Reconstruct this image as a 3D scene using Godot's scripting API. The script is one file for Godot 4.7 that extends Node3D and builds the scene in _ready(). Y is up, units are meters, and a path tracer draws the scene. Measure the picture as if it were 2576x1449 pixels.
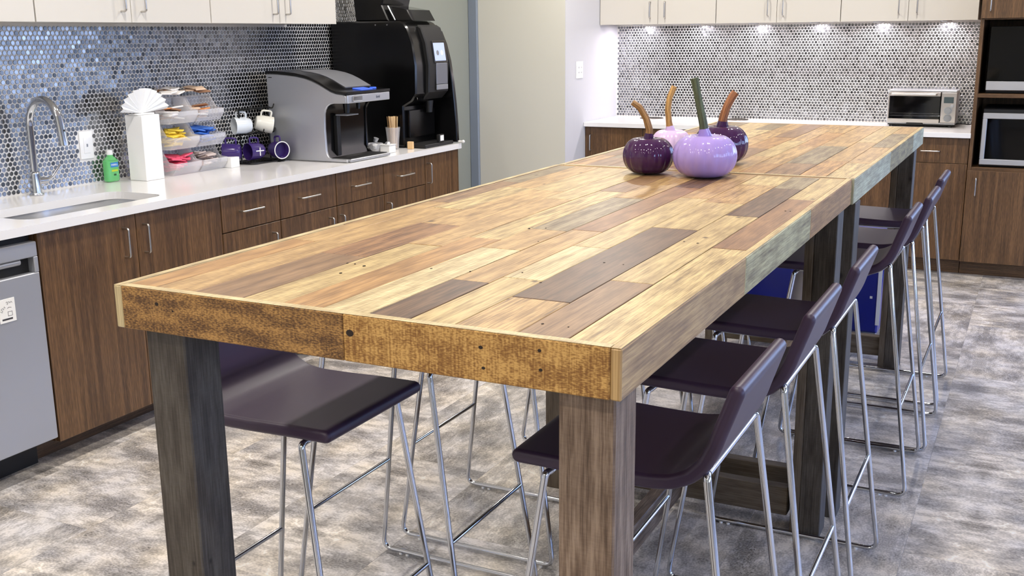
extends Node3D

# ---------------------------------------------------------------- mesh builder
class MB:
	var v := PackedVector3Array()
	var n := PackedVector3Array()
	var u := PackedVector2Array()
	var um := 4.0          # texture repeats across the grain, relative to along it

	func tri(a: Vector3, b: Vector3, c: Vector3, na: Vector3, nb: Vector3, nc: Vector3, ua := Vector2.ZERO, ub := Vector2.ZERO, uc := Vector2.ZERO) -> void:
		var g := (b - a).cross(c - a)
		if g.length_squared() < 1e-18:
			return
		v.push_back(a); n.push_back(na); u.push_back(ua)
		if g.dot(na + nb + nc) > 0.0:      # front faces run clockwise
			v.push_back(c); n.push_back(nc); u.push_back(uc)
			v.push_back(b); n.push_back(nb); u.push_back(ub)
		else:
			v.push_back(b); n.push_back(nb); u.push_back(ub)
			v.push_back(c); n.push_back(nc); u.push_back(uc)

	func quad(a: Vector3, b: Vector3, c: Vector3, d: Vector3, na: Vector3, nb: Vector3, nc: Vector3, nd: Vector3, ua := Vector2.ZERO, ub := Vector2.ZERO, uc := Vector2.ZERO, ud := Vector2.ZERO) -> void:
		tri(a, b, c, na, nb, nc, ua, ub, uc)
		tri(a, c, d, na, nc, nd, ua, uc, ud)

	func flat(p: Array, nn: Vector3, uv: Array = []) -> void:
		for k in range(1, p.size() - 1):
			if uv.is_empty():
				tri(p[0], p[k], p[k + 1], nn, nn, nn)
			else:
				tri(p[0], p[k], p[k + 1], nn, nn, nn, uv[0], uv[k], uv[k + 1])

	# chamfered box; axis = direction the wood grain runs (0 x, 1 y, 2 z)
	func box(c: Vector3, s: Vector3, b := 0.0, axis := -1, uvo := Vector2.ZERO, uvs := 1.0) -> void:
		var h := s * 0.5
		b = minf(b, minf(h.x, minf(h.y, h.z)) * 0.9)
		for ax in 3:
			for sg in [-1.0, 1.0]:
				var i := (ax + 1) % 3
				var j := (ax + 2) % 3
				var nn := Vector3.ZERO
				nn[ax] = sg
				var pts := []
				var uvl := []
				for q in [[-1, -1], [1, -1], [1, 1], [-1, 1]]:
					var p := Vector3.ZERO
					p[ax] = sg * h[ax]
					p[i] = q[0] * (h[i] - b)
					p[j] = q[1] * (h[j] - b)
					pts.append(c + p)
					uvl.append(_uv(p, ax, axis, uvo, uvs))
				flat(pts, nn, uvl)
		if b <= 0.0:
			return
		for ax in 3:                                   # edges run along ax
			var i := (ax + 1) % 3
			var j := (ax + 2) % 3
			for si in [-1.0, 1.0]:
				for sj in [-1.0, 1.0]:
					var nn := Vector3.ZERO
					nn[i] = si
					nn[j] = sj
					nn = nn.normalized()
					var pts := []
					var uvl := []
					for q in [[-1, 0], [1, 0], [1, 1], [-1, 1]]:
						var p := Vector3.ZERO
						p[ax] = q[0] * (h[ax] - b)
						p[i] = si * (h[i] - (b if q[1] == 1 else 0.0))
						p[j] = sj * (h[j] - (0.0 if q[1] == 1 else b))
						pts.append(c + p)
						uvl.append(_uv(p, i, axis, uvo, uvs))
					flat(pts, nn, uvl)
		for sx in [-1.0, 1.0]:
			for sy in [-1.0, 1.0]:
				for sz in [-1.0, 1.0]:
					var sgn := Vector3(sx, sy, sz)
					var nn := sgn.normalized()
					var hb := h - Vector3(b, b, b)
					flat([c + sgn * Vector3(h.x, hb.y, hb.z), c + sgn * Vector3(hb.x, h.y, hb.z), c + sgn * Vector3(hb.x, hb.y, h.z)], nn, [uvo, uvo, uvo])

	func _uv(p: Vector3, ax: int, axis: int, uvo: Vector2, uvs: float) -> Vector2:
		if axis < 0:
			axis = 1 if ax != 1 else 2
		var o := 0
		for k in 3:
			if k != ax and k != axis:
				o = k
		if ax == axis:                              # end grain
			return uvo + Vector2(p[(ax + 1) % 3] * um, p[(ax + 2) % 3] * 0.3) * uvs
		return uvo + Vector2(p[o] * um, p[axis]) * uvs

	func cyl(p0: Vector3, p1: Vector3, r0: float, r1: float, seg := 16, caps := true) -> void:
		var d := (p1 - p0).normalized()
		var a := d.cross(Vector3.UP if absf(d.y) < 0.9 else Vector3.RIGHT).normalized()
		var b := d.cross(a)
		for k in seg:
			var t0 := TAU * k / seg
			var t1 := TAU * (k + 1) / seg
			var e0 := a * cos(t0) + b * sin(t0)
			var e1 := a * cos(t1) + b * sin(t1)
			quad(p0 + e0 * r0, p0 + e1 * r0, p1 + e1 * r1, p1 + e0 * r1, e0, e1, e1, e0)
			if caps:
				tri(p0, p0 + e0 * r0, p0 + e1 * r0, -d, -d, -d)
				tri(p1, p1 + e0 * r1, p1 + e1 * r1, d, d, d)

	func tube(pts: PackedVector3Array, r, seg := 8, caps := true) -> void:
		var m := pts.size()
		var d0 := (pts[1] - pts[0]).normalized()
		var a := d0.cross(Vector3.UP if absf(d0.y) < 0.9 else Vector3.RIGHT).normalized()
		var rings := []
		var dirs := []
		for i in m:
			var d: Vector3
			if i == 0:
				d = pts[1] - pts[0]
			elif i == m - 1:
				d = pts[m - 1] - pts[m - 2]
			else:
				d = (pts[i + 1] - pts[i]).normalized() + (pts[i] - pts[i - 1]).normalized()
			d = d.normalized()
			a = (a - d * a.dot(d)).normalized()
			var b := d.cross(a)
			var rr: float = r[i] if r is Array else r
			var ring := []
			for k in seg:
				var t := TAU * k / seg
				var e := a * cos(t) + b * sin(t)
				ring.append([pts[i] + e * rr, e])
			rings.append(ring)
			dirs.append(d)
		for i in m - 1:
			for k in seg:
				var q: Array = rings[i][k]
				var w: Array = rings[i][(k + 1) % seg]
				var x: Array = rings[i + 1][(k + 1) % seg]
				var y: Array = rings[i + 1][k]
				quad(q[0], w[0], x[0], y[0], q[1], w[1], x[1], y[1], Vector2(float(k) / seg, i * 0.1), Vector2(float(k + 1) / seg, i * 0.1), Vector2(float(k + 1) / seg, (i + 1) * 0.1), Vector2(float(k) / seg, (i + 1) * 0.1))
		if caps:
			for k in seg:
				tri(pts[0], rings[0][k][0], rings[0][(k + 1) % seg][0], -dirs[0], -dirs[0], -dirs[0])
				tri(pts[m - 1], rings[m - 1][k][0], rings[m - 1][(k + 1) % seg][0], dirs[m - 1], dirs[m - 1], dirs[m - 1])

	# profile: [radius, height] pairs, turned about the y axis through o; flat = hard edges
	func lathe(o: Vector3, prof: Array, seg := 24, smooth := true) -> void:
		var m := prof.size()
		var nr := []
		for i in m:
			var a: Vector2 = Vector2(prof[maxi(i - 1, 0)][0], prof[maxi(i - 1, 0)][1])
			var b: Vector2 = Vector2(prof[mini(i + 1, m - 1)][0], prof[mini(i + 1, m - 1)][1])
			var d := (b - a).normalized()
			nr.append(Vector2(d.y, -d.x))
		for i in m - 1:
			var fa: Vector2 = Vector2(prof[i + 1][0] - prof[i][0], prof[i + 1][1] - prof[i][1]).normalized()
			var fn := Vector2(fa.y, -fa.x)
			var n0: Vector2 = nr[i] if smooth else fn
			var n1: Vector2 = nr[i + 1] if smooth else fn
			for k in seg:
				var t0 := TAU * k / seg
				var t1 := TAU * (k + 1) / seg
				var c0 := Vector3(cos(t0), 0, sin(t0))
				var c1 := Vector3(cos(t1), 0, sin(t1))
				var y := Vector3.UP
				quad(o + c0 * prof[i][0] + y * prof[i][1], o + c1 * prof[i][0] + y * prof[i][1], o + c1 * prof[i + 1][0] + y * prof[i + 1][1], o + c0 * prof[i + 1][0] + y * prof[i + 1][1],
					c0 * n0.x + y * n0.y, c1 * n0.x + y * n0.y, c1 * n1.x + y * n1.y, c0 * n1.x + y * n1.y)

	# polygon in the plane across axis ax, extruded from d0 to d1; poly holds the other two coordinates: ax 0 -> (z,y), 1 -> (x,z), 2 -> (x,y)
	func prism(poly: PackedVector2Array, ax: int, d0: float, d1: float, b := 0.0, smooth_deg := 30.0) -> void:
		var m := poly.size()
		var area := 0.0
		for k in m:
			area += poly[k].cross(poly[(k + 1) % m])
		var sg := 1.0 if area > 0.0 else -1.0
		var en := []
		for k in m:
			var e := (poly[(k + 1) % m] - poly[k]).normalized()
			en.append(Vector2(e.y, -e.x) * sg)
		var inner := PackedVector2Array()
		for k in m:
			var q: Vector2 = (en[k] + en[(k + m - 1) % m])
			var l := maxf(q.length_squared() * 0.5, 0.3)
			inner.push_back(poly[k] - q / l * b)
		var f := func(p: Vector2, d: float) -> Vector3:
			return Vector3(d, p.y, p.x) if ax == 0 else (Vector3(p.x, d, p.y) if ax == 1 else Vector3(p.x, p.y, d))
		var lo := minf(d0, d1)
		var hi := maxf(d0, d1)
		var nz := Vector3.ZERO
		nz[ax] = 1.0
		var ix := Geometry2D.triangulate_polygon(inner)
		for k in range(0, ix.size(), 3):
			tri(f.call(inner[ix[k]], hi), f.call(inner[ix[k + 1]], hi), f.call(inner[ix[k + 2]], hi), nz, nz, nz)
			tri(f.call(inner[ix[k]], lo), f.call(inner[ix[k + 1]], lo), f.call(inner[ix[k + 2]], lo), -nz, -nz, -nz)
		for k in m:
			var e: Vector2 = en[k]
			var pa := poly[k]
			var pb := poly[(k + 1) % m]
			var na: Vector2 = e
			var nb: Vector2 = e
			if rad_to_deg(absf(e.angle_to(en[(k + m - 1) % m]))) < smooth_deg:
				na = (e + en[(k + m - 1) % m]).normalized()
			if rad_to_deg(absf(e.angle_to(en[(k + 1) % m]))) < smooth_deg:
				nb = (e + en[(k + 1) % m]).normalized()
			var va: Vector3 = f.call(na, 0.0)
			var vb: Vector3 = f.call(nb, 0.0)
			quad(f.call(pa, lo + b), f.call(pb, lo + b), f.call(pb, hi - b), f.call(pa, hi - b), va, vb, vb, va)
			if b > 0.0:
				var ia := inner[k]
				var ib := inner[(k + 1) % m]
				quad(f.call(pa, hi - b), f.call(pb, hi - b), f.call(ib, hi), f.call(ia, hi), (va + nz).normalized(), (vb + nz).normalized(), (vb + nz).normalized(), (va + nz).normalized())
				quad(f.call(pa, lo + b), f.call(pb, lo + b), f.call(ib, lo), f.call(ia, lo), (va - nz).normalized(), (vb - nz).normalized(), (vb - nz).normalized(), (va - nz).normalized())

	func mesh() -> ArrayMesh:
		var a := []
		a.resize(Mesh.ARRAY_MAX)
		a[Mesh.ARRAY_VERTEX] = v
		a[Mesh.ARRAY_NORMAL] = n
		a[Mesh.ARRAY_TEX_UV] = u
		var m := ArrayMesh.new()
		m.add_surface_from_arrays(Mesh.PRIMITIVE_TRIANGLES, a)
		return m


# ---------------------------------------------------------------- scene helpers
var rng := RandomNumberGenerator.new()
var used := {}
var M := {}

func numbered(called: String) -> String:
	if not used.has(called):
		used[called] = 0
		return called
	used[called] += 1
	return "%s_%03d" % [called, used[called]]

func tag(o: Node, label: String, category: String, group := "", kind := "") -> void:
	if label: o.set_meta("label", label)
	if category: o.set_meta("category", category)
	if group: o.set_meta("group", group)
	if kind: o.set_meta("kind", kind)

func thing(called: String, label: String, category: String, at := Vector3.ZERO, turn := 0.0, group := "") -> Node3D:
	var o := Node3D.new()
	o.name = numbered(called)
	add_child(o)
	o.position = at
	o.rotation.y = turn
	tag(o, label, category, group)
	return o

func part(mb: MB, called: String, m: Material, parent: Node, label := "") -> MeshInstance3D:
	return put(mb.mesh(), called, m, parent, label)

func put(mesh: Mesh, called: String, m: Material, parent: Node, label := "") -> MeshInstance3D:
	var o := MeshInstance3D.new()
	o.mesh = mesh
	o.material_override = m
	if parent == self:
		o.name = numbered(called)
		add_child(o)
	else:
		o.name = called
		parent.add_child(o, true)
	if label: o.set_meta("label", label)
	return o

func struct(mb: MB, called: String, m: Material) -> MeshInstance3D:
	var o := part(mb, called, m, self)
	o.set_meta("kind", "structure")
	return o

func bx(c: Vector3, s: Vector3, b := 0.0, axis := -1, uvo := Vector2.ZERO, uvs := 1.0) -> MB:
	var mb := MB.new()
	mb.box(c, s, b, axis, uvo, uvs)
	return mb

func span(a: Vector3, b: Vector3, bev := 0.0, axis := -1, uvo := Vector2.ZERO, uvs := 1.0) -> MB:
	return bx((a + b) * 0.5, (b - a).abs(), bev, axis, uvo, uvs)

func fillet(pts: Array, r: float, steps := 5) -> PackedVector3Array:
	var out := PackedVector3Array([pts[0]])
	for k in range(1, pts.size() - 1):
		var p: Vector3 = pts[k]
		var a: Vector3 = pts[k - 1] - p
		var b: Vector3 = pts[k + 1] - p
		var rr := minf(r, minf(a.length(), b.length()) * 0.48)
		var p0 := p + a.normalized() * rr
		var p2 := p + b.normalized() * rr
		for s in steps + 1:
			var t := float(s) / steps
			out.push_back(p0.lerp(p, t).lerp(p.lerp(p2, t), t))
	out.push_back(pts[pts.size() - 1])
	return out

func mat(c: Color, rough := 0.6, metal := 0.0, spec := 0.5) -> StandardMaterial3D:
	var m := StandardMaterial3D.new()
	m.albedo_color = c
	m.roughness = rough
	m.metallic = metal
	m.metallic_specular = spec
	return m

func rgb(r: int, g: int, b: int, a := 1.0) -> Color:
	return Color(r / 255.0, g / 255.0, b / 255.0, a)

func noise_img(w: int, h: int, sx: float, sy: float, seed_: int, octaves := 4, kind := FastNoiseLite.TYPE_SIMPLEX_SMOOTH) -> PackedFloat32Array:
	# periodic enough: mirrored sampling keeps seams soft
	var f := FastNoiseLite.new()
	f.noise_type = kind
	f.seed = seed_
	f.frequency = 1.0
	f.fractal_octaves = octaves
	f.fractal_type = FastNoiseLite.FRACTAL_FBM if octaves > 1 else FastNoiseLite.FRACTAL_NONE
	var out := PackedFloat32Array()
	out.resize(w * h)
	for y in h:
		var yy: float = float(y if y < h / 2 else h - 1 - y) / h * 2.0
		for x in w:
			var xx: float = float(x if x < w / 2 else w - 1 - x) / w * 2.0
			out[y * w + x] = f.get_noise_2d(xx * sx, yy * sy)
	return out

func to_tex(w: int, h: int, data: PackedByteArray) -> ImageTexture:
	return ImageTexture.create_from_image(Image.create_from_data(w, h, false, Image.FORMAT_RGB8, data))

# plank texture: u across the grain, v along it. Near white so that the material's own colour tints it.
func plank_texture(seed_: int, contrast: float, saw: float, knots: int) -> ImageTexture:
	var w := 256
	var h := 1024
	var grain := noise_img(w, h, 26.0, 2.2, seed_, 4)
	var fine := noise_img(w, h, 90.0, 9.0, seed_ + 7, 3)
	var blotch := noise_img(w, h, 5.0, 3.0, seed_ + 13, 3)
	var marks := noise_img(w, h, 5.0, 130.0, seed_ + 21, 2)
	var r := RandomNumberGenerator.new()
	r.seed = seed_
	var kn := []
	for k in knots:
		kn.append([r.randf_range(20, w - 20), r.randf_range(30, h - 30), r.randf_range(3.0, 8.0)])
	var data := PackedByteArray()
	data.resize(w * h * 3)
	for y in h:
		for x in w:
			var i := y * w + x
			var g := 0.80 + contrast * (0.40 * grain[i] + 0.30 * fine[i] + 0.43 * blotch[i])
			if saw > 0.0:
				g += saw * marks[i]
			var dark := 0.0
			for q in kn:
				var dx: float = (x - q[0]) / q[2]
				var dy: float = (y - q[1]) / (q[2] * 1.5)
				var d2 := dx * dx + dy * dy
				if d2 < 9.0:
					dark = maxf(dark, exp(-d2 * 1.3))
			g = clampf(g, 0.15, 1.0) * (1.0 - 0.72 * dark)
			var warm := clampf((0.85 - g) * 0.5, -0.1, 0.28)
			data[i * 3] = int(clampf(g * (1.0 + warm * 0.2), 0.0, 1.0) * 255)
			data[i * 3 + 1] = int(clampf(g * (1.0 - warm * 0.18), 0.0, 1.0) * 255)
			data[i * 3 + 2] = int(clampf(g * (1.0 - warm * 0.55), 0.0, 1.0) * 255)
	return to_tex(w, h, data)

func rough_texture(seed_: int, dark: Color, light: Color, saw: float) -> ImageTexture:
	var w := 512
	var h := 1024
	var a := noise_img(w, h, 44.0, 60.0, seed_, 4)
	var b := noise_img(w, h, 4.0, 5.0, seed_ + 3, 3)
	var c := noise_img(w, h, 3.0, 110.0, seed_ + 5, 2)
	var data := PackedByteArray()
	data.resize(w * h * 3)
	for i in w * h:
		var t := clampf(0.55 + 0.85 * a[i] + 0.55 * b[i] + saw * c[i], 0.0, 1.0)
		var q := dark.lerp(light, t)
		data[i * 3] = int(q.r * 255); data[i * 3 + 1] = int(q.g * 255); data[i * 3 + 2] = int(q.b * 255)
	return to_tex(w, h, data)

func stone_texture() -> ImageTexture:
	var s := 1024
	var a := noise_img(s, s, 3.6, 2.0, 41, 5)
	var b := noise_img(s, s, 17.0, 7.0, 55, 5)
	var v := noise_img(s, s, 2.4, 2.4, 77, 5)
	var warm := noise_img(s, s, 2.0, 2.0, 99, 3)
	var speck := noise_img(s, s, 70.0, 45.0, 31, 3)
	var data := PackedByteArray()
	data.resize(s * s * 3)
	for i in s * s:
		var t := clampf(0.61 + 0.62 * a[i] + 0.36 * b[i] + 0.34 * speck[i], 0.0, 1.0)
		var vein := exp(-pow(v[i] * 22.0, 2.0))
		var crack := exp(-pow((b[i] - 0.12) * 34.0, 2.0)) * clampf(0.3 - a[i] * 2.0, 0.0, 1.0)
		var l := lerpf(0.47, 0.96, t) + 0.12 * vein * clampf(0.5 + warm[i], 0.0, 1.0) - 0.26 * crack
		var k := clampf(0.45 + warm[i] * 0.9, 0.0, 1.0)
		data[i * 3] = int(clampf(l * lerpf(0.985, 1.03, k), 0.0, 1.0) * 255)
		data[i * 3 + 1] = int(clampf(l * lerpf(0.975, 0.99, k), 0.0, 1.0) * 255)
		data[i * 3 + 2] = int(clampf(l * lerpf(0.99, 0.94, k), 0.0, 1.0) * 255)
	return to_tex(s, s, data)

func veneer_texture(seed_: int) -> ImageTexture:
	var w := 512
	var h := 512
	var a := noise_img(w, h, 130.0, 4.0, seed_, 4)
	var b := noise_img(w, h, 9.0, 1.2, seed_ + 5, 3)
	var f := noise_img(w, h, 150.0, 24.0, seed_ + 9, 2)
	var data := PackedByteArray()
	data.resize(w * h * 3)
	for i in w * h:
		var g := clampf(0.80 + 0.28 * a[i] + 0.26 * b[i] + 0.20 * f[i], 0.2, 1.0)
		data[i * 3] = int(g * 255); data[i * 3 + 1] = int(g * 252 * lerpf(0.94, 1.0, g)); data[i * 3 + 2] = int(g * 248 * lerpf(0.86, 1.0, g))
	return to_tex(w, h, data)

func bump_noise(freq: float, seed_: int) -> NoiseTexture2D:
	var f := FastNoiseLite.new()
	f.seed = seed_
	f.frequency = freq
	f.fractal_octaves = 4
	var t := NoiseTexture2D.new()
	t.width = 512
	t.height = 512
	t.seamless = true
	t.noise = f
	return t

func wood_mat(c: Color, tex: Texture2D, rough := 0.45) -> StandardMaterial3D:
	var m := mat(c, rough)
	m.albedo_texture = tex
	return m

func make_materials() -> void:
	M.chrome = mat(rgb(205, 208, 214), 0.10, 1.0)
	M.steel = mat(rgb(196, 198, 202), 0.36, 0.75)
	M.steel_dark = mat(rgb(120, 112, 104), 0.30, 1.0)
	M.handle = mat(rgb(196, 193, 188), 0.28, 1.0)
	M.dishwasher = mat(rgb(178, 181, 188), 0.42, 0.6)
	M.leather = mat(rgb(52, 35, 57), 0.42)
	M.leather.heightmap_enabled = false
	M.leather.rim_enabled = true
	M.leather.rim = 0.25
	M.white_top = mat(rgb(232, 231, 230), 0.16)
	M.white_cab = mat(rgb(206, 202, 193), 0.42)
	M.white_plastic = mat(rgb(236, 236, 234), 0.35)
	M.paper = mat(rgb(240, 240, 238), 0.85)
	M.black = mat(rgb(9, 9, 10), 0.20)
	M.black_matt = mat(rgb(14, 14, 15), 0.55)
	M.black_glass = mat(rgb(5, 5, 6), 0.05, 0.0, 0.32)
	M.grey_panel = mat(rgb(150, 152, 158), 0.4, 0.6)
	M.grout = mat(rgb(222, 220, 216), 0.8)
	M.paint_white = mat(rgb(204, 204, 208), 0.75)
	M.paint_cream = mat(rgb(214, 212, 200), 0.8)
	M.paint_green_grey = mat(rgb(140, 144, 136), 0.8)
	M.paint_frame = mat(rgb(132, 142, 156), 0.5)
	M.ceiling = mat(rgb(228, 227, 224), 0.9)
	M.clear = mat(Color(0.96, 0.96, 0.97, 0.24), 0.2)
	M.clear.transparency = BaseMaterial3D.TRANSPARENCY_ALPHA
	M.glass = mat(Color(0.95, 0.97, 1.0, 0.06), 0.02)
	M.glass.transparency = BaseMaterial3D.TRANSPARENCY_ALPHA
	M.oven_glass = mat(Color(0.02, 0.02, 0.02, 0.42), 0.04)
	M.oven_glass.transparency = BaseMaterial3D.TRANSPARENCY_ALPHA
	M.screen = mat(rgb(150, 160, 190), 0.2)
	M.screen.emission_enabled = true
	M.screen.emission = rgb(150, 165, 205)
	M.screen.emission_energy_multiplier = 0.5
	M.screen_blue = mat(rgb(60, 90, 190), 0.2)
	M.screen_blue.emission_enabled = true
	M.screen_blue.emission = rgb(60, 100, 220)
	M.screen_blue.emission_energy_multiplier = 0.5
	M.tile = mat(Color(1, 1, 1), 0.24, 1.0)
	M.tile.vertex_color_use_as_albedo = true
	M.tile_one = []
	for g in [0.20, 0.27, 0.34]:
		M.tile_one.append(mat(Color(g * 0.97, g, g * 1.05).linear_to_srgb(), 0.24, 1.0))
	# wood
	M.veneer_tex = veneer_texture(5)
	M.veneer = wood_mat(rgb(118, 88, 58), M.veneer_tex, 0.42)
	var tx := [plank_texture(101, 0.42, 0.0, 2), plank_texture(202, 0.58, 0.04, 3), plank_texture(303, 0.38, 0.10, 1)]
	M.plank = {}
	M.plank_tex = tx
	var tones := {"pale": rgb(212, 184, 126), "very_pale": rgb(226, 205, 154), "tan": rgb(202, 164, 107), "orange": rgb(194, 148, 90), "brown": rgb(156, 120, 82),
		"dark": rgb(116, 86, 60), "grey": rgb(156, 137, 103), "red": rgb(160, 116, 74), "green": rgb(198, 188, 140), "mint": rgb(212, 212, 178), "olive": rgb(172, 156, 106)}
	for k in tones:
		M.plank[k] = []
		for t in tx:
			M.plank[k].append(wood_mat(tones[k], t, 0.42))
	M.rough_dark = wood_mat(rgb(222, 216, 206), rough_texture(11, rgb(84, 56, 26), rgb(196, 152, 88), 0.2), 0.7)
	M.rough_gold = wood_mat(rgb(222, 214, 200), rough_texture(23, rgb(140, 98, 44), rgb(226, 184, 112), 0.5), 0.7)
	M.leg_brown = wood_mat(rgb(150, 126, 104), tx[1], 0.55)
	M.leg_dark = wood_mat(rgb(86, 78, 68), tx[1], 0.55)
	M.leg_mid = wood_mat(rgb(116, 102, 84), tx[0], 0.55)
	# floor
	M.stone = mat(rgb(226, 224, 219), 0.34)
	M.stone.albedo_texture = stone_texture()
	M.core = mat(rgb(96, 78, 58), 0.8)


# ---------------------------------------------------------------- camera and light
const CAM_Y := 1.4776

func make_camera_and_light() -> void:
	var yaw := 0.4623
	var pitch := 0.2338
	var roll := -0.0097
	var r := Vector3(cos(yaw), 0, -sin(yaw))
	var fw := Vector3(-sin(yaw), 0, -cos(yaw))
	var f := fw * cos(pitch) - Vector3.UP * sin(pitch)
	var u := Vector3.UP * cos(pitch) + fw * sin(pitch)
	var cam := Camera3D.new()
	cam.name = "camera"
	add_child(cam)
	cam.transform = Transform3D(Basis(r * cos(roll) + u * sin(roll), -r * sin(roll) + u * cos(roll), -f), Vector3(0, CAM_Y, 0))
	cam.fov = rad_to_deg(2.0 * atan(724.5 / 2674.75))
	cam.near = 0.05
	cam.far = 60.0
	cam.current = true
	var sky := ProceduralSkyMaterial.new()
	sky.sky_top_color = rgb(112, 150, 220)
	sky.sky_horizon_color = rgb(178, 200, 238)
	sky.ground_bottom_color = rgb(90, 96, 110)
	sky.ground_horizon_color = rgb(150, 165, 190)
	sky.sky_energy_multiplier = 2.5
	sky.ground_energy_multiplier = 1.1
	var e := Environment.new()
	e.background_mode = Environment.BG_SKY
	e.sky = Sky.new()
	e.sky.sky_material = sky
	e.tonemap_mode = Environment.TONE_MAPPER_LINEAR
	e.tonemap_exposure = 1.7
	e.sdfgi_enabled = true
	e.ssao_enabled = true
	e.ssil_enabled = true
	var we := WorldEnvironment.new()
	we.name = "environment"
	we.environment = e
	add_child(we)

func area(at: Vector3, size: Vector2, energy: float, color: Color, parent: Node) -> void:
	var l := AreaLight3D.new()
	l.name = "lamp_light"
	l.area_size = size
	l.area_normalize_energy = true
	l.light_energy = energy
	l.light_color = color
	l.shadow_enabled = true
	l.area_range = 14.0
	parent.add_child(l, true)
	l.position = at
	l.rotation.x = -PI / 2          # faces down

const CEIL := 2.75

func downlight(x: float, z: float, label: String, energy := 1.15) -> void:
	var t := thing("recessed_downlight", label, "ceiling light", Vector3(x, CEIL, z), 0.0, "recessed ceiling downlights")
	var ring := MB.new()
	ring.lathe(Vector3.ZERO, [[0.075, -0.002], [0.078, -0.008], [0.098, -0.006], [0.1, 0.0]], 28)
	part(ring, "trim_ring", M.white_plastic, t)
	var lens := MB.new()
	lens.cyl(Vector3(0, -0.004, 0), Vector3(0, -0.001, 0), 0.075, 0.075, 28)
	part(lens, "lens", M.lamp_lens, t)
	area(Vector3(0, -0.012, 0), Vector2(0.13, 0.13), energy, rgb(255, 248, 240), t)


# ---------------------------------------------------------------- setting
const WL := -3.623      # left wall
const ZB := -7.61       # far wall
const XR := 4.6
const ZF := 4.2

func tile_mesh() -> ArrayMesh:
	var mb := MB.new()
	mb.lathe(Vector3.ZERO, [[0.0090, 0.0], [0.0090, 0.0018], [0.0081, 0.0026]], 12, false)
	for k in 12:
		var a := Vector3(cos(TAU * k / 12), 0, sin(TAU * k / 12)) * 0.0081 + Vector3.UP * 0.0026
		var b := Vector3(cos(TAU * (k + 1) / 12), 0, sin(TAU * (k + 1) / 12)) * 0.0081 + Vector3.UP * 0.0026
		mb.tri(Vector3(0, 0.0027, 0), a, b, Vector3.UP, Vector3.UP, Vector3.UP)
	return mb.mesh()

func tile_basis(normal: Vector3) -> Basis:
	var tilt := Vector3(rng.randf_range(-1, 1), rng.randf_range(-1, 1), rng.randf_range(-1, 1)) * 0.022
	var y := (normal + tilt).normalized()
	var x := y.cross(Vector3.FORWARD if absf(y.z) < 0.7 else Vector3.RIGHT).normalized()
	return Basis(x, y, x.cross(y))

func tile_shade() -> Color:
	var g := clampf(rng.randfn(0.25, 0.075), 0.10, 0.46)
	return Color(g * 0.97, g, g * 1.06)

# spots: array of Vector3; the first `singles` become parts of their own
func tile_field(parent: Node, spots: Array, normal: Vector3, singles: int) -> void:
	var mesh := tile_mesh()
	for k in singles:
		var o := put(mesh, "penny_tile", M.tile_one[rng.randi() % 3], parent)
		o.transform = Transform3D(tile_basis(normal), spots[k])
	var mm := MultiMesh.new()
	mm.transform_format = MultiMesh.TRANSFORM_3D
	mm.use_colors = true
	mm.mesh = mesh
	mm.instance_count = spots.size() - singles
	for k in range(singles, spots.size()):
		mm.set_instance_transform(k - singles, Transform3D(tile_basis(normal), spots[k]))
		mm.set_instance_color(k - singles, tile_shade())
	var mi := MultiMeshInstance3D.new()
	mi.name = "penny_tile_field"
	mi.multimesh = mm
	mi.material_override = M.tile
	mi.set_meta("kind", "stuff")
	parent.add_child(mi, true)

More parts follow.
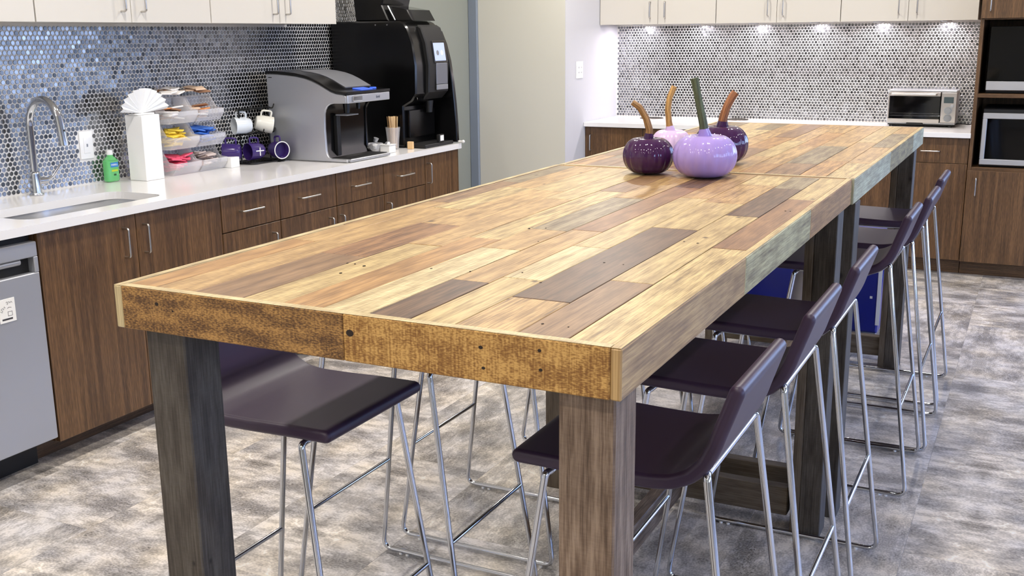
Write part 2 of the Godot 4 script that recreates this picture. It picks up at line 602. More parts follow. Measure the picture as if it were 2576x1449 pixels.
func build_room() -> void:
	var TH := 0.15
	# floor: slab and luxury tiles
	var fl := struct(span(Vector3(WL - TH, -0.2, ZB - TH), Vector3(XR + TH, -0.006, ZF + TH)), "floor", M.grout_dark)
	var tw := 0.457
	var tl := 0.914
	var variants := []
	for k in 9:
		var uo := Vector2(rng.randf() * 3.0, rng.randf() * 3.0)
		var fm := MB.new()
		fm.um = 1.0
		fm.box(Vector3(0, -0.003, 0), Vector3(tw - 0.0004, 0.006, tl - 0.0004), 0.0003, 2 if k % 2 else 0, uo, 0.85)
		variants.append(fm.mesh())
	var x0 := -0.25 - tw * 8
	for i in 19:
		for j in 13:
			var cx := x0 + tw * (i + 0.5)
			var cz := ZB + tl * (j + 0.5) - (0.457 if i % 2 else 0.0)
			if cx - tw / 2 < WL - 0.3 or cx + tw / 2 > XR + 0.4 or cz - tl / 2 > ZF:
				continue
			var o := put(variants[rng.randi() % 9], "floor_tile", M.stone, fl)
			o.position = Vector3(cx, 0, cz)
			o.rotation.y = PI if rng.randf() < 0.5 else 0.0
	struct(span(Vector3(WL - TH, CEIL, ZB - TH), Vector3(XR + TH, CEIL + 0.15, ZF + TH)), "ceiling", M.ceiling)
	# left wall: tiled part and painted part
	var wl := struct(span(Vector3(WL - TH, 0, -5.42), Vector3(WL, CEIL, ZF)), "wall_left", M.grout)
	struct(span(Vector3(WL - TH, 0, ZB - TH), Vector3(WL, CEIL, -5.42)), "wall_left_end", M.paint_green_grey)
	var near := []
	var rest := []
	var p := 0.0214
	var rows := int((1.90 - 0.884) / (p * 0.866))
	for r in rows:
		var y := 0.884 + 0.006 + r * p * 0.866
		var z := -1.6 - (p * 0.5 if r % 2 else 0.0)
		while z > -5.40:
			if y < 1.535 or z < -4.64:
				if not (z > -3.28 and z < -3.20 and y > 0.972 and y < 1.108):      # cut out for the outlet
					(near if (z < -2.835 and z > -3.042 and y < 1.53) else rest).append(Vector3(WL, y, z))
			z -= p
	var n := mini(300, near.size())
	tile_field(wl, near + rest, Vector3.RIGHT, n)
	# end walls of the left recess and the far niche
	struct(span(Vector3(-3.555, 0, -6.80), Vector3(-2.9021, CEIL, -6.65)), "wall_end", M.paint_cream)
	struct(span(Vector3(-3.04, 0, ZB), Vector3(-2.90, CEIL, -6.8001)), "wall_niche", M.paint_white)
	struct(span(Vector3(-2.902, 0, -6.80), Vector3(-2.90, CEIL, -6.65)), "trim_1", M.paint_white)
	struct(span(Vector3(-3.623, 0, -6.80), Vector3(-3.556, CEIL, -6.63), 0.004), "trim_2", M.paint_frame)
	var wb := struct(span(Vector3(-3.1, 0, ZB - TH), Vector3(0.75, CEIL, ZB)), "wall_back", M.grout)
	part(span(Vector3(0.75, 0, ZB - TH), Vector3(XR, 0.75, ZB)), "wall_below_window", M.paint_cream, wb)
	part(span(Vector3(0.75, 2.35, ZB - TH), Vector3(XR, CEIL, ZB)), "lintel", M.paint_cream, wb)
	part(span(Vector3(3.7, 0.75, ZB - TH), Vector3(XR, 2.35, ZB)), "pier", M.paint_cream, wb)
	var bw := MB.new()
	for q in [0.775, 1.725, 2.72, 3.675]:
		bw.box(Vector3(q, 1.55, ZB - 0.07), Vector3(0.05, 1.6, 0.06), 0.004)
	bw.box(Vector3(2.225, 0.775, ZB - 0.07), Vector3(2.85, 0.05, 0.058), 0.004)
	bw.box(Vector3(2.225, 2.325, ZB - 0.07), Vector3(2.85, 0.05, 0.058), 0.004)
	var bwf := struct(bw, "window_4", M.paint_frame)
	for q in [[0.8, 1.70], [1.75, 2.695], [2.745, 3.65]]:
		part(span(Vector3(q[0], 0.8, ZB - 0.074), Vector3(q[1], 2.3, ZB - 0.068)), "pane", M.glass, bwf)
	var spots := []
	rows = int((1.541 - 0.884) / (p * 0.866))
	for r in rows:
		var y := 0.884 + 0.006 + r * p * 0.866
		var x := -2.885 + (p * 0.5 if r % 2 else 0.0)
		while x < -0.39:
			spots.append(Vector3(x, y, ZB))
			x += p
	tile_field(wb, spots, Vector3.BACK, 0)
	# right wall with three big windows, front wall
	var wins := [[-6.2, -4.4], [-3.6, -1.4], [-0.6, 1.8]]
	var zc := ZB - TH
	var wr := struct(span(Vector3(XR, 0, ZB - TH), Vector3(XR + TH, 0.75, ZF + TH)), "wall_right", M.paint_cream)
	part(span(Vector3(XR, 2.35, ZB - TH), Vector3(XR + TH, CEIL, ZF + TH)), "lintel", M.paint_cream, wr)
	var edges := [zc]
	for w in wins:
		edges.append(w[0]); edges.append(w[1])
	edges.append(ZF + TH)
	for k in range(0, edges.size(), 2):
		part(span(Vector3(XR, 0.75, edges[k]), Vector3(XR + TH, 2.35, edges[k + 1])), "pier", M.paint_cream, wr)
	for k in wins.size():
		var mb := MB.new()
		var a: float = wins[k][0]
		var b: float = wins[k][1]
		for q in [[a, a + 0.05], [b - 0.05, b], [(a + b) / 2 - 0.02, (a + b) / 2 + 0.02]]:
			mb.box(Vector3(XR + 0.07, 1.55, (q[0] + q[1]) / 2), Vector3(0.06, 1.6, q[1] - q[0]), 0.004)
		mb.box(Vector3(XR + 0.07, 0.775, (a + b) / 2), Vector3(0.06, 0.05, b - a - 0.1), 0.004)
		mb.box(Vector3(XR + 0.07, 2.325, (a + b) / 2), Vector3(0.06, 0.05, b - a - 0.1), 0.004)
		var wf := struct(mb, "window_%d" % (k + 1), M.paint_frame)
		part(span(Vector3(XR + 0.068, 0.8, a + 0.05), Vector3(XR + 0.074, 2.3, (a + b) / 2 - 0.02)), "pane", M.glass, wf)
		part(span(Vector3(XR + 0.068, 0.8, (a + b) / 2 + 0.02), Vector3(XR + 0.074, 2.3, b - 0.05)), "pane", M.glass, wf)
	struct(span(Vector3(WL - TH, 0, ZF), Vector3(XR + TH, CEIL, ZF + TH)), "wall_front", M.paint_cream)


# ---------------------------------------------------------------- tables
func plank_rows(t: Node3D, rows: Array, z_front: float, top: float, dx: float) -> void:
	for row in rows:
		var xa: float = row[0]
		var xb: float = row[1]
		var z := z_front
		for seg in row[2]:
			var ze: float = seg[0]
			var ms: Array = M.plank[seg[1]]
			var jig := rng.randf_range(-0.0005, 0.0004)
			var gap := 0.0007
			var mb := span(Vector3(xa + gap + dx, top - 0.02 + jig, ze + gap), Vector3(xb - gap + dx, top + jig, z - gap), 0.0009, 2, Vector2(rng.randf(), rng.randf()), 0.9)
			# a plank texture is 0.9 repeats a metre along the grain and stretched across it by the narrow image
			part(mb, "plank", ms[rng.randi() % 3], t)
			z = ze

func table_leg(t: Node3D, x0: float, z0: float, two_tone: bool, m_near: Material) -> void:
	# x0,z0: the corner with least x and greatest z
	var w := 0.088
	var h := 0.992
	var lg := Node3D.new()
	lg.name = "leg"
	t.add_child(lg, true)
	if two_tone:
		part(span(Vector3(x0, 0.0, z0 - w), Vector3(x0 + 0.026, h, z0), 0.002, 1, Vector2(rng.randf(), rng.randf()), 1.0), "leg_board", M.leg_mid, lg)
		part(span(Vector3(x0 + 0.0262, 0.0, z0 - w), Vector3(x0 + w, h, z0), 0.002, 1, Vector2(rng.randf(), rng.randf()), 1.0), "leg_board", M.leg_dark, lg)
	else:
		part(span(Vector3(x0, 0.0, z0 - w), Vector3(x0 + w, h, z0), 0.003, 1, Vector2(rng.randf(), rng.randf()), 1.0), "leg_post", m_near, lg)

func build_table(label: String, xl: float, xr: float, zf: float, zb: float, rows: Array, dx: float, front_boards: Array, side_boards: Array, legs: Array) -> void:
	var top := 1.067
	var bot := 0.993
	var th := 0.0165
	var t := thing("long_plank_table", label, "table")
	part(span(Vector3(xl + th, bot + 0.004, zb + th), Vector3(xr - th, top - 0.0206, zf - th)), "added_core_panel", M.core, t)  # unseen core added to stop light leaking between the planks
	plank_rows(t, rows, zf - th, top, dx)
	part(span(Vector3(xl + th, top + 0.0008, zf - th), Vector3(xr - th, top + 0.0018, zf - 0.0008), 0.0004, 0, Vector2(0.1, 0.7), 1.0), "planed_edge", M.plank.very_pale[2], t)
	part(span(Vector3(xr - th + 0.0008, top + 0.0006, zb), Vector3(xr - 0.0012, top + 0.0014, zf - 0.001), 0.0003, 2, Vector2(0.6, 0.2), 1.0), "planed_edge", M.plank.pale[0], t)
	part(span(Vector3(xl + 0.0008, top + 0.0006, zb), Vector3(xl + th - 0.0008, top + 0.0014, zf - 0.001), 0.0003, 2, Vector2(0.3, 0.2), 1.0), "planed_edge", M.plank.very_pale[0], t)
	for b in front_boards:
		part(span(Vector3(b[0], bot, zf - th), Vector3(b[1], top + 0.0008, zf), 0.0018, 0, Vector2(rng.randf(), rng.randf()), 1.0), "edge_board", b[2], t)
	part(span(Vector3(xl + th, bot, zb), Vector3(xr - th, top, zb + th), 0.0018, 0, Vector2(0.2, 0.3), 1.0), "edge_board", M.plank.tan[0], t)
	for b in side_boards:
		part(span(Vector3(xr - th, bot, b[1] + 0.0004), Vector3(xr, top + 0.0006, b[0] - 0.0004), 0.0022, 2, Vector2(rng.randf(), rng.randf()), 1.0), "edge_board", b[2], t)
		part(span(Vector3(xl, bot, b[1] + 0.0004), Vector3(xl + th, top + 0.0006, b[0] - 0.0004), 0.0018, 2, Vector2(rng.randf(), rng.randf()), 1.0), "edge_board", M.plank.very_pale[0] if b == side_boards[0] else M.plank.brown[1], t)
	for l in legs:
		table_leg(t, l[0], l[1], l[2], l[3])
	# low cross rails at both ends and a long stretcher between them
	var xa: float = legs[0][0] + 0.088
	var xb: float = legs[1][0]
	for zz in [legs[0][1] - 0.022, legs[2][1] - 0.022]:
		part(span(Vector3(xa, 0.045, zz - 0.044), Vector3(xb, 0.133, zz), 0.003, 0, Vector2(rng.randf(), rng.randf()), 1.0), "cross_rail", M.leg_mid, t)
	var xm := (xa + xb) / 2
	part(span(Vector3(xm - 0.022, 0.045, legs[2][1] - 0.022), Vector3(xm + 0.022, 0.133, legs[0][1] - 0.066), 0.003, 2, Vector2(rng.randf(), rng.randf()), 1.0), "stretcher", M.leg_brown, t)

func random_rows(bounds: Array, z0: float, z1: float) -> Array:
	var names := ["tan", "pale", "brown", "tan", "grey", "orange", "tan", "pale", "brown", "orange"]
	var out := []
	var last := ""
	for k in bounds.size() - 1:
		var segs := []
		var z := z0 - rng.randf_range(0.15, 0.55)
		while z > z1 + 0.2:
			var c: String = names[rng.randi() % names.size()]
			while c == last:
				c = names[rng.randi() % names.size()]
			last = c
			segs.append([z, c])
			z -= rng.randf_range(0.38, 0.75)
		segs.append([z1, names[rng.randi() % names.size()]])
		out.append([bounds[k], bounds[k + 1], segs])
	return out

func build_tables() -> void:
	var e1 := -3.1426 + 0.0165
	var xs := [-1.3859, -1.326, -1.243, -1.138, -1.057, -0.980, -0.894, -0.821, -0.744, -0.641, -0.563, -0.493]
	var seg := [
		[[-1.75, "orange"], [-2.31, "tan"], [-2.72, "brown"], [e1, "grey"]],
		[[-2.23, "tan"], [-2.62, "pale"], [e1, "tan"]],
		[[-1.66, "brown"], [-2.03, "red"], [-2.60, "tan"], [e1, "pale"]],
		[[-1.81, "pale"], [-2.47, "tan"], [e1, "pale"]],
		[[-1.92, "orange"], [-2.65, "pale"], [e1, "brown"]],
		[[-1.834, "very_pale"], [-2.06, "tan"], [-2.557, "grey"], [e1, "tan"]],
		[[-1.562, "dark"], [-2.085, "tan"], [-2.80, "red"], [e1, "dark"]],
		[[-1.613, "pale"], [-1.92, "very_pale"], [-2.62, "pale"], [e1, "tan"]],
		[[-1.491, "tan"], [-2.1815, "dark"], [-2.567, "pale"], [-2.92, "tan"], [e1, "pale"]],
		[[-1.664, "brown"], [-2.394, "pale"], [-2.876, "dark"], [e1, "grey"]],
		[[-2.01, "pale"], [-2.696, "red"], [e1, "pale"]],
	]
	var rows := []
	for k in seg.size():
		rows.append([xs[k], xs[k + 1], seg[k]])
	build_table("reclaimed wood bar table with patchwork plank top, end with the rough sawn edge board", -1.4024, -0.4765, -1.2828, -3.1426, rows, 0.0,
		[[-1.3857, -0.9284, M.rough_dark], [-0.9280, -0.4932, M.rough_gold]],
		[[-1.2828, -1.942, M.plank.tan[0]], [-1.942, -2.558, M.plank.green[1]], [-2.558, -3.1426, M.plank.orange[2]]],
		[[-1.386, -1.330, false, M.leg_dark], [-0.590, -1.330, false, M.leg_brown], [-1.386, -3.02, false, M.leg_mid], [-0.576, -3.02, true, M.leg_dark]])
	var t1 := get_node("long_plank_table")
	var hole := mat(rgb(38, 26, 18), 0.9)
	var hm := MB.new()
	hm.cyl(Vector3(0, -0.002, 0), Vector3(0, 0.0002, 0), 0.0032, 0.0028, 10)
	var hmesh := hm.mesh()
	for q in [[-1.1374, -1.5968], [-1.1204, -1.5966], [-1.0949, -1.5889], [-1.0991, -1.5211], [-0.9693, -1.6184], [-0.8935, -1.6266], [-0.9828, -2.0585], [-0.9515, -2.0773], [-0.9009, -1.9299], [-0.7028, -1.7926], [-0.6646, -1.7905], [-0.6303, -2.0478], [-0.6005, -2.0424], [-0.5158, -2.5068], [-0.5273, -2.5082], [-0.5600, -3.0788], [-0.6277, -1.3585], [-0.5865, -1.3581], [-0.8042, -1.6556], [-0.7420, -1.5983]]:
		var o := put(hmesh, "nail_hole", hole, t1)
		o.position = Vector3(q[0], 1.0674, q[1])
		var k := rng.randf_range(0.4, 0.95)
		o.scale = Vector3(k, 1, k * 1.4)
	for q in [[-0.9153, 1.0389, 2.6], [-0.6902, 1.0442, 1.3], [-0.6863, 1.0138, 1.1], [-0.5977, 1.0510, 1.1], [-0.5959, 1.0230, 1.1], [-1.3057, 1.0437, 1.5], [-1.2714, 1.0349, 0.8]]:
		var o := put(hmesh, "nail_hole", hole, t1)
		o.transform = Transform3D(Basis(Vector3(q[2] * 0.95, 0, 0), Vector3(0, 0, 1), Vector3(0, -q[2] * 0.75, 0)), Vector3(q[0], q[1], -1.2827))
	var z0 := -3.1446
	var z1 := -5.0
	var ox := 0.007
	var rows2 := random_rows(xs, z0 - 0.0165, z1 + 0.0165)
	build_table("reclaimed wood bar table standing end to end behind the other, beside the blue bins", -1.4024 + ox, -0.4765 + ox, z0, z1, rows2, ox,
		[[-1.3857 + ox, -0.93 + ox, M.plank.tan[1]], [-0.9296 + ox, -0.4932 + ox, M.plank.brown[1]]],
		[[z0, -3.929, M.plank.mint[0]], [-3.929, -4.612, M.plank.olive[1]], [-4.612, z1, M.plank.mint[2]]],
		[[-1.376, -3.18, false, M.leg_mid], [-0.556, -3.18, true, M.leg_dark], [-1.376, -4.85, false, M.leg_mid], [-0.574, -4.85, true, M.leg_dark]])


# ---------------------------------------------------------------- stools
func shell_mesh() -> MB:
	# side profile of the upholstered shell, front is +x; a ribbon swept across z
	var path := [Vector2(0.205, 0.733), Vector2(0.12, 0.732), Vector2(0.0, 0.729), Vector2(-0.06, 0.731), Vector2(-0.10, 0.742), Vector2(-0.130, 0.764), Vector2(-0.150, 0.795), Vector2(-0.166, 0.84), Vector2(-0.188, 0.905)]
	# smooth the path
	var c := Curve2D.new()
	for k in path.size():
		var tan_: Vector2 = (path[mini(k + 1, path.size() - 1)] - path[maxi(k - 1, 0)]) * 0.22
		c.add_point(path[k], -tan_, tan_)
	var pts := c.tessellate_even_length(4, 0.012)
	var half := 0.0135
	var wid := 0.172
	var mb := MB.new()
	# closed cross-section outline around the ribbon at each z station, with rounded side edges
	var up := PackedVector2Array()
	var dn := PackedVector2Array()
	var m := pts.size()
	for k in m:
		var d := (pts[mini(k + 1, m - 1)] - pts[maxi(k - 1, 0)]).normalized()
		var nn := Vector2(d.y, -d.x)            # towards the sitter
		var hh := half
		up.push_back(pts[k] + nn * hh)
		dn.push_back(pts[k] - nn * hh)
	# rounded ends of the outline
	var outline := PackedVector2Array()
	var ends := func(p: Vector2, d: Vector2, nn: Vector2) -> PackedVector2Array:
		var o := PackedVector2Array()
		for s in range(0, 7):
			var t := PI / 2 - PI * s / 6.0
			o.push_back(p + nn * half * sin(t) + d * half * cos(t))
		return o
	var d0 := (pts[0] - pts[1]).normalized()
	var n0 := Vector2(-d0.y, d0.x)
	var dl := (pts[m - 1] - pts[m - 2]).normalized()
	var nl := Vector2(dl.y, -dl.x)
	for k in range(m - 1, -1, -1):
		if k > 0 and k < m - 1:
			outline.push_back(up[k])
		elif k == m - 1:
			var o: PackedVector2Array = ends.call(pts[k], dl, nl)
			o.reverse()
			outline.append_array(o)
		else:
			outline.append_array(ends.call(pts[k], d0, n0))
	for k in range(1, m - 1):
		outline.push_back(dn[k])
	# normals of the outline
	var q := outline.size()
	var area := 0.0
	for k in q:
		area += outline[k].cross(outline[(k + 1) % q])
	var sg := 1.0 if area > 0 else -1.0
	var nrm := PackedVector2Array()
	for k in q:
		var d := (outline[(k + 1) % q] - outline[(k + q - 1) % q]).normalized()
		nrm.push_back(Vector2(d.y, -d.x) * sg)
	# stations across z: rounded at the sides by insetting the outline
	var st := []
	for s in 5:
		var a := PI / 2 * s / 4.0
		st.append([-(wid - 0.010 + 0.010 * cos(a)), 0.010 * (1.0 - sin(a)), a])
	var stations := []
	for s in st:
		stations.append([s[0], s[1], sin(s[2]), -cos(s[2])])
	for s in range(4, -1, -1):
		stations.append([-st[s][0], st[s][1], sin(st[s][2]), cos(st[s][2])])
	for s in stations.size() - 1:
		var A: Array = stations[s]
		var B: Array = stations[s + 1]
		for k in q:
			var k2 := (k + 1) % q
			var f := func(S: Array, i: int) -> Array:
				# the back narrows a little towards its top
				var taper: float = 1.0 - 0.06 * smoothstep(0.78, 0.91, outline[i].y)
				var p: Vector2 = outline[i] - nrm[i] * S[1]
				return [Vector3(p.x, p.y, S[0] * taper), Vector3(nrm[i].x * S[2], nrm[i].y * S[2], S[3]).normalized()]
			var a: Array = f.call(A, k)
			var b: Array = f.call(A, k2)
			var cc: Array = f.call(B, k2)
			var d: Array = f.call(B, k)
			mb.quad(a[0], b[0], cc[0], d[0], a[1], b[1], cc[1], d[1])
	# side caps
	for e in [0, stations.size() - 1]:
		var S: Array = stations[e]
		var cap := PackedVector2Array()
		for k in q:
			cap.push_back(outline[k] - nrm[k] * S[1])
		var ix := Geometry2D.triangulate_polygon(cap)
		var nn := Vector3(0, 0, S[3])
		for k in range(0, ix.size(), 3):
			var tr := []
			for w in 3:
				var p := cap[ix[k + w]]
				tr.append(Vector3(p.x, p.y, S[0] * (1.0 - 0.06 * smoothstep(0.78, 0.91, p.y))))
			mb.tri(tr[0], tr[1], tr[2], nn, nn, nn)
	return mb

func make_stool() -> Node3D:
	var t := thing("bar_stool", "", "stool", Vector3.ZERO, 0.0, "bar stools around the long table")
	part(shell_mesh(), "seat_shell", M.leather, t)
	var r := 0.0070
	# rear and front frames: each a bent tube from foot to foot over a top bar
	for s in [-1.0, 1.0]:
		# one side loop: rear leg, floor bar, front leg
		var loop := fillet([Vector3(-0.142, 0.757, s * 0.150), Vector3(-0.147, 0.757, s * 0.168), Vector3(-0.25, 0.011, s * 0.205), Vector3(0.25, 0.011, s * 0.205), Vector3(0.150, 0.709, s * 0.168), Vector3(0.147, 0.709, s * 0.150)], 0.03, 6)
		var mb := MB.new()
		mb.tube(loop, r, 10)
		part(mb, "side_loop", M.chrome, t)
		for e in [-0.19, 0.19]:
			var g := MB.new()
			for k in 2:
				g.cyl(Vector3(e + k * 0.022, 0.0, s * 0.205), Vector3(e + k * 0.022, 0.006, s * 0.205), 0.006, 0.006, 10)
			part(g, "glide", M.white_plastic, t)
		var under := MB.new()
		under.tube(PackedVector3Array([Vector3(0.145, 0.711, s * 0.13), Vector3(0.0, 0.7095, s * 0.13), Vector3(-0.07, 0.713, s * 0.13), Vector3(-0.115, 0.732, s * 0.13), Vector3(-0.142, 0.757, s * 0.13)]), 0.004, 8)
		part(under, "seat_rail", M.chrome, t)
	for b in [[-0.144, 0.757, 0.152], [0.147, 0.709, 0.152], [-0.209, 0.30, 0.188], [0.209, 0.30, 0.188]]:
		var mb := MB.new()
		mb.tube(PackedVector3Array([Vector3(b[0], b[1], -b[2]), Vector3(b[0], b[1], b[2])]), r if b[1] > 0.5 else 0.0058, 10)
		part(mb, "top_bar" if b[1] > 0.5 else "foot_rail", M.chrome, t)
	return t

func build_stools() -> void:
	var ord := ["first", "second", "third", "fourth", "fifth", "sixth"]
	var proto := make_stool()
	var left := [-1.715, -2.20, -2.715, -3.55, -4.05, -4.56]
	var right := [-1.79, -2.30, -2.80, -3.63, -4.06, -4.585]
	var rx := [-0.595, -0.580, -0.569, -0.540, -0.521, -0.528]
	var first := true
	for k in 6:
		for side in 2:
			var o: Node3D = proto
			if not first:
				o = proto.duplicate()
				o.name = numbered("bar_stool")
				add_child(o)
			first = false
			if side == 0:
				o.position = Vector3(-1.38, 0, left[k])
				tag(o, "dark purple bar stool, %s from the dishwasher end, on the sink side" % ord[k], "stool", "bar stools around the long table")
			else:
				o.position = Vector3(rx[k], 0, right[k])
				o.rotation.y = PI
				tag(o, "dark purple bar stool, %s from the dishwasher end, on the open floor side" % ord[k], "stool", "bar stools around the long table")


# ---------------------------------------------------------------- kitchen cabinets
func pull(parent: Node, at: Vector3, out: Vector3, along: Vector3, length: float) -> void:
	var a := at - along * length / 2
	var b := at + along * length / 2
	var mb := MB.new()
	mb.tube(fillet([a, a + out * 0.028, b + out * 0.028, b], 0.010, 5), 0.0042, 8)
	part(mb, "handle", M.handle, parent)

var XD := -3.007       # front of the left doors
var YC := 0.876        # worktop height

func left_base() -> void:
	var units := [
		["sink_base_cabinet", "dark walnut base cabinet with two tall doors under the sink", -2.4457, -3.3495],
		["drawer_base_cabinet", "walnut base cabinet with drawer over door, next to the sink cabinet", -3.3525, -3.7305],
		["drawer_base_cabinet", "walnut base cabinet with drawer over door, below the mug rack", -3.7335, -4.1565],
		["drawer_base_cabinet", "walnut base cabinet with drawer over door, below the silver dispenser", -4.1595, -4.5705],
		["drawer_base_cabinet", "walnut base cabinet with drawer over door, below the stirrer cup", -4.5735, -4.9845],
		["end_base_cabinet", "narrow walnut base cabinet with one tall door below the black coffee machine", -4.9875, -5.350],
	]
	for k in units.size():
		var u: Array = units[k]
		var za: float = u[2]
		var zb: float = u[3]
		var t := thing(u[0], u[1], "cabinet")
		var body := MB.new()
		body.box(Vector3((WL + 0.004 - 3.0285) / 2, 0.4675, (za + zb) / 2), Vector3(-3.0285 - WL - 0.004, 0.749, za - zb), 0.001, 1, Vector2(0.3, 0.1), 0.4)
		if k == 0:   # leave room for the basin
			body = MB.new()
			for q in [[za, za - 0.018], [zb + 0.018, zb]]:
				body.box(Vector3((WL + 0.004 - 3.0285) / 2, 0.4675, (q[0] + q[1]) / 2), Vector3(-3.0285 - WL - 0.004, 0.749, q[0] - q[1]), 0.001, 1, Vector2(0.3, 0.1), 0.4)
			body.box(Vector3((WL + 0.004 - 3.0285) / 2, 0.105, (za + zb) / 2), Vector3(-3.0285 - WL - 0.004, 0.02, za - zb - 0.04), 0.0, 2)
			body.box(Vector3(-3.038, 0.80, (za + zb) / 2), Vector3(0.018, 0.06, za - zb - 0.04), 0.0, 2)
		part(body, "body", M.veneer, t)
		part(span(Vector3(-3.165, 0.0, zb), Vector3(-3.147, 0.0925, za), 0.001, 2), "toe_kick", M.veneer, t)
		var g := 0.0012
		var ytop := 0.842
		var doors := []
		if k == 0:
			doors = [[za, -2.8867, -2.8215, 0.0935, ytop], [-2.8867, zb, -2.9215, 0.0935, ytop]]
		elif k == 5:
			doors = [[za, zb, -5.008, 0.0935, ytop]]
		else:
			doors = [[za, zb, (zb + 0.065) if k % 2 == 0 else (za - 0.022), 0.0935, 0.683]]
			if k == 1:
				doors[0][2] = zb + 0.06
			if k == 4:
				doors[0][2] = za - 0.025
			var dr := part(span(Vector3(-3.027, 0.687, zb + g), Vector3(XD, ytop, za - g), 0.0012, 1, Vector2(rng.randf(), rng.randf()), 0.4), "drawer", M.veneer, t)
			pull(dr, Vector3(XD, 0.765, (za + zb) / 2 + 0.012), Vector3.RIGHT, Vector3.BACK, 0.135)
		for d in doors:
			var dn := part(span(Vector3(-3.027, d[3], d[1] + g), Vector3(XD, d[4], d[0] - g), 0.0012, 1, Vector2(rng.randf(), rng.randf()), 0.4), "door", M.veneer, t)
			var top: float = d[4] - 0.046
			pull(dn, Vector3(XD, top - 0.0525, d[2]), Vector3.RIGHT, Vector3.UP, 0.108)
	# gable at the far end of the run
	tag(part(span(Vector3(WL + 0.004, 0.0, -5.3565), Vector3(XD, 0.842, -5.3515), 0.0008, 1), "cabinet_end_panel", M.veneer, self), "thin dark walnut gable panel closing the sink counter run", "panel")

	# dishwasher
	var t := thing("dishwasher", "stainless dishwasher with pocket handle and a white magnet sign", "dishwasher")
	part(span(Vector3(-3.60, 0.10, -2.436), Vector3(-3.035, 0.838, -1.842)), "body", M.black_matt, t)
	var dmb := MB.new()
	# door with a pocket for the fingers: built as four slabs round the pocket and a back
	dmb.box(Vector3(-3.0175, 0.7925, -2.139), Vector3(0.035, 0.051, 0.594), 0.003)
	dmb.box(Vector3(-3.0175, 0.4145, -2.139), Vector3(0.035, 0.597, 0.594), 0.003)
	dmb.box(Vector3(-3.0175, 0.740, -2.4275), Vector3(0.035, 0.0545, 0.017), 0.002)
	dmb.box(Vector3(-3.0175, 0.740, -1.8505), Vector3(0.035, 0.0545, 0.017), 0.002)
	part(dmb, "door", M.dishwasher, t)
	part(span(Vector3(-3.0345, 0.7125, -2.419), Vector3(-3.030, 0.767, -1.859)), "handle_pocket", M.black_matt, t)
	var bar := MB.new()
	bar.cyl(Vector3(-3.021, 0.755, -2.375), Vector3(-3.021, 0.755, -1.859), 0.011, 0.011, 14)
	part(bar, "grip", M.dishwasher, t)
	part(span(Vector3(-3.14, 0.0, -2.436), Vector3(-3.12, 0.098, -1.842)), "toe_kick", M.black_matt, t)
	# magnet sign
	var sg := thing("magnet_sign", "small white magnet sign with handwriting on the dishwasher door", "sign")
	part(span(Vector3(-2.9998, 0.571, -2.324), Vector3(-2.9978, 0.650, -2.262), 0.0004), "card", M.paper, sg)
	var ink := mat(rgb(60, 60, 66), 0.7)
	var scr := MB.new()
	for q in [[[-0.026, 0.612], [-0.021, 0.607], [-0.018, 0.613], [-0.024, 0.618], [-0.018, 0.622], [-0.014, 0.616], [-0.011, 0.626], [-0.007, 0.621]], [[-0.003, 0.638], [0.003, 0.640], [0.001, 0.630], [0.009, 0.640], [0.012, 0.634], [0.017, 0.639], [0.021, 0.634]], [[0.000, 0.618], [0.007, 0.621], [0.016, 0.619]]]:
		var line := PackedVector3Array()
		for w in q:
			line.push_back(Vector3(-2.9976, w[1], -2.293 - w[0]))
		scr.tube(line, 0.0006, 6)
	part(scr, "handwriting", ink, sg)
	var ic := MB.new()
	for q in [[Vector3(0, 0.006, -0.008), Vector3(0.0003, 0.0012, 0.016)], [Vector3(0, -0.008, -0.008), Vector3(0.0003, 0.0012, 0.016)], [Vector3(0, -0.001, 0), Vector3(0.0003, 0.015, 0.0012)], [Vector3(0, -0.001, -0.016), Vector3(0.0003, 0.015, 0.0012)]]:
		ic.box(Vector3(-2.9976, 0.600, -2.294) + q[0], q[1])
	ic.box(Vector3(-2.9976, 0.582, -2.29), Vector3(0.0003, 0.006, 0.04))
	part(ic, "drawing", ink, sg)

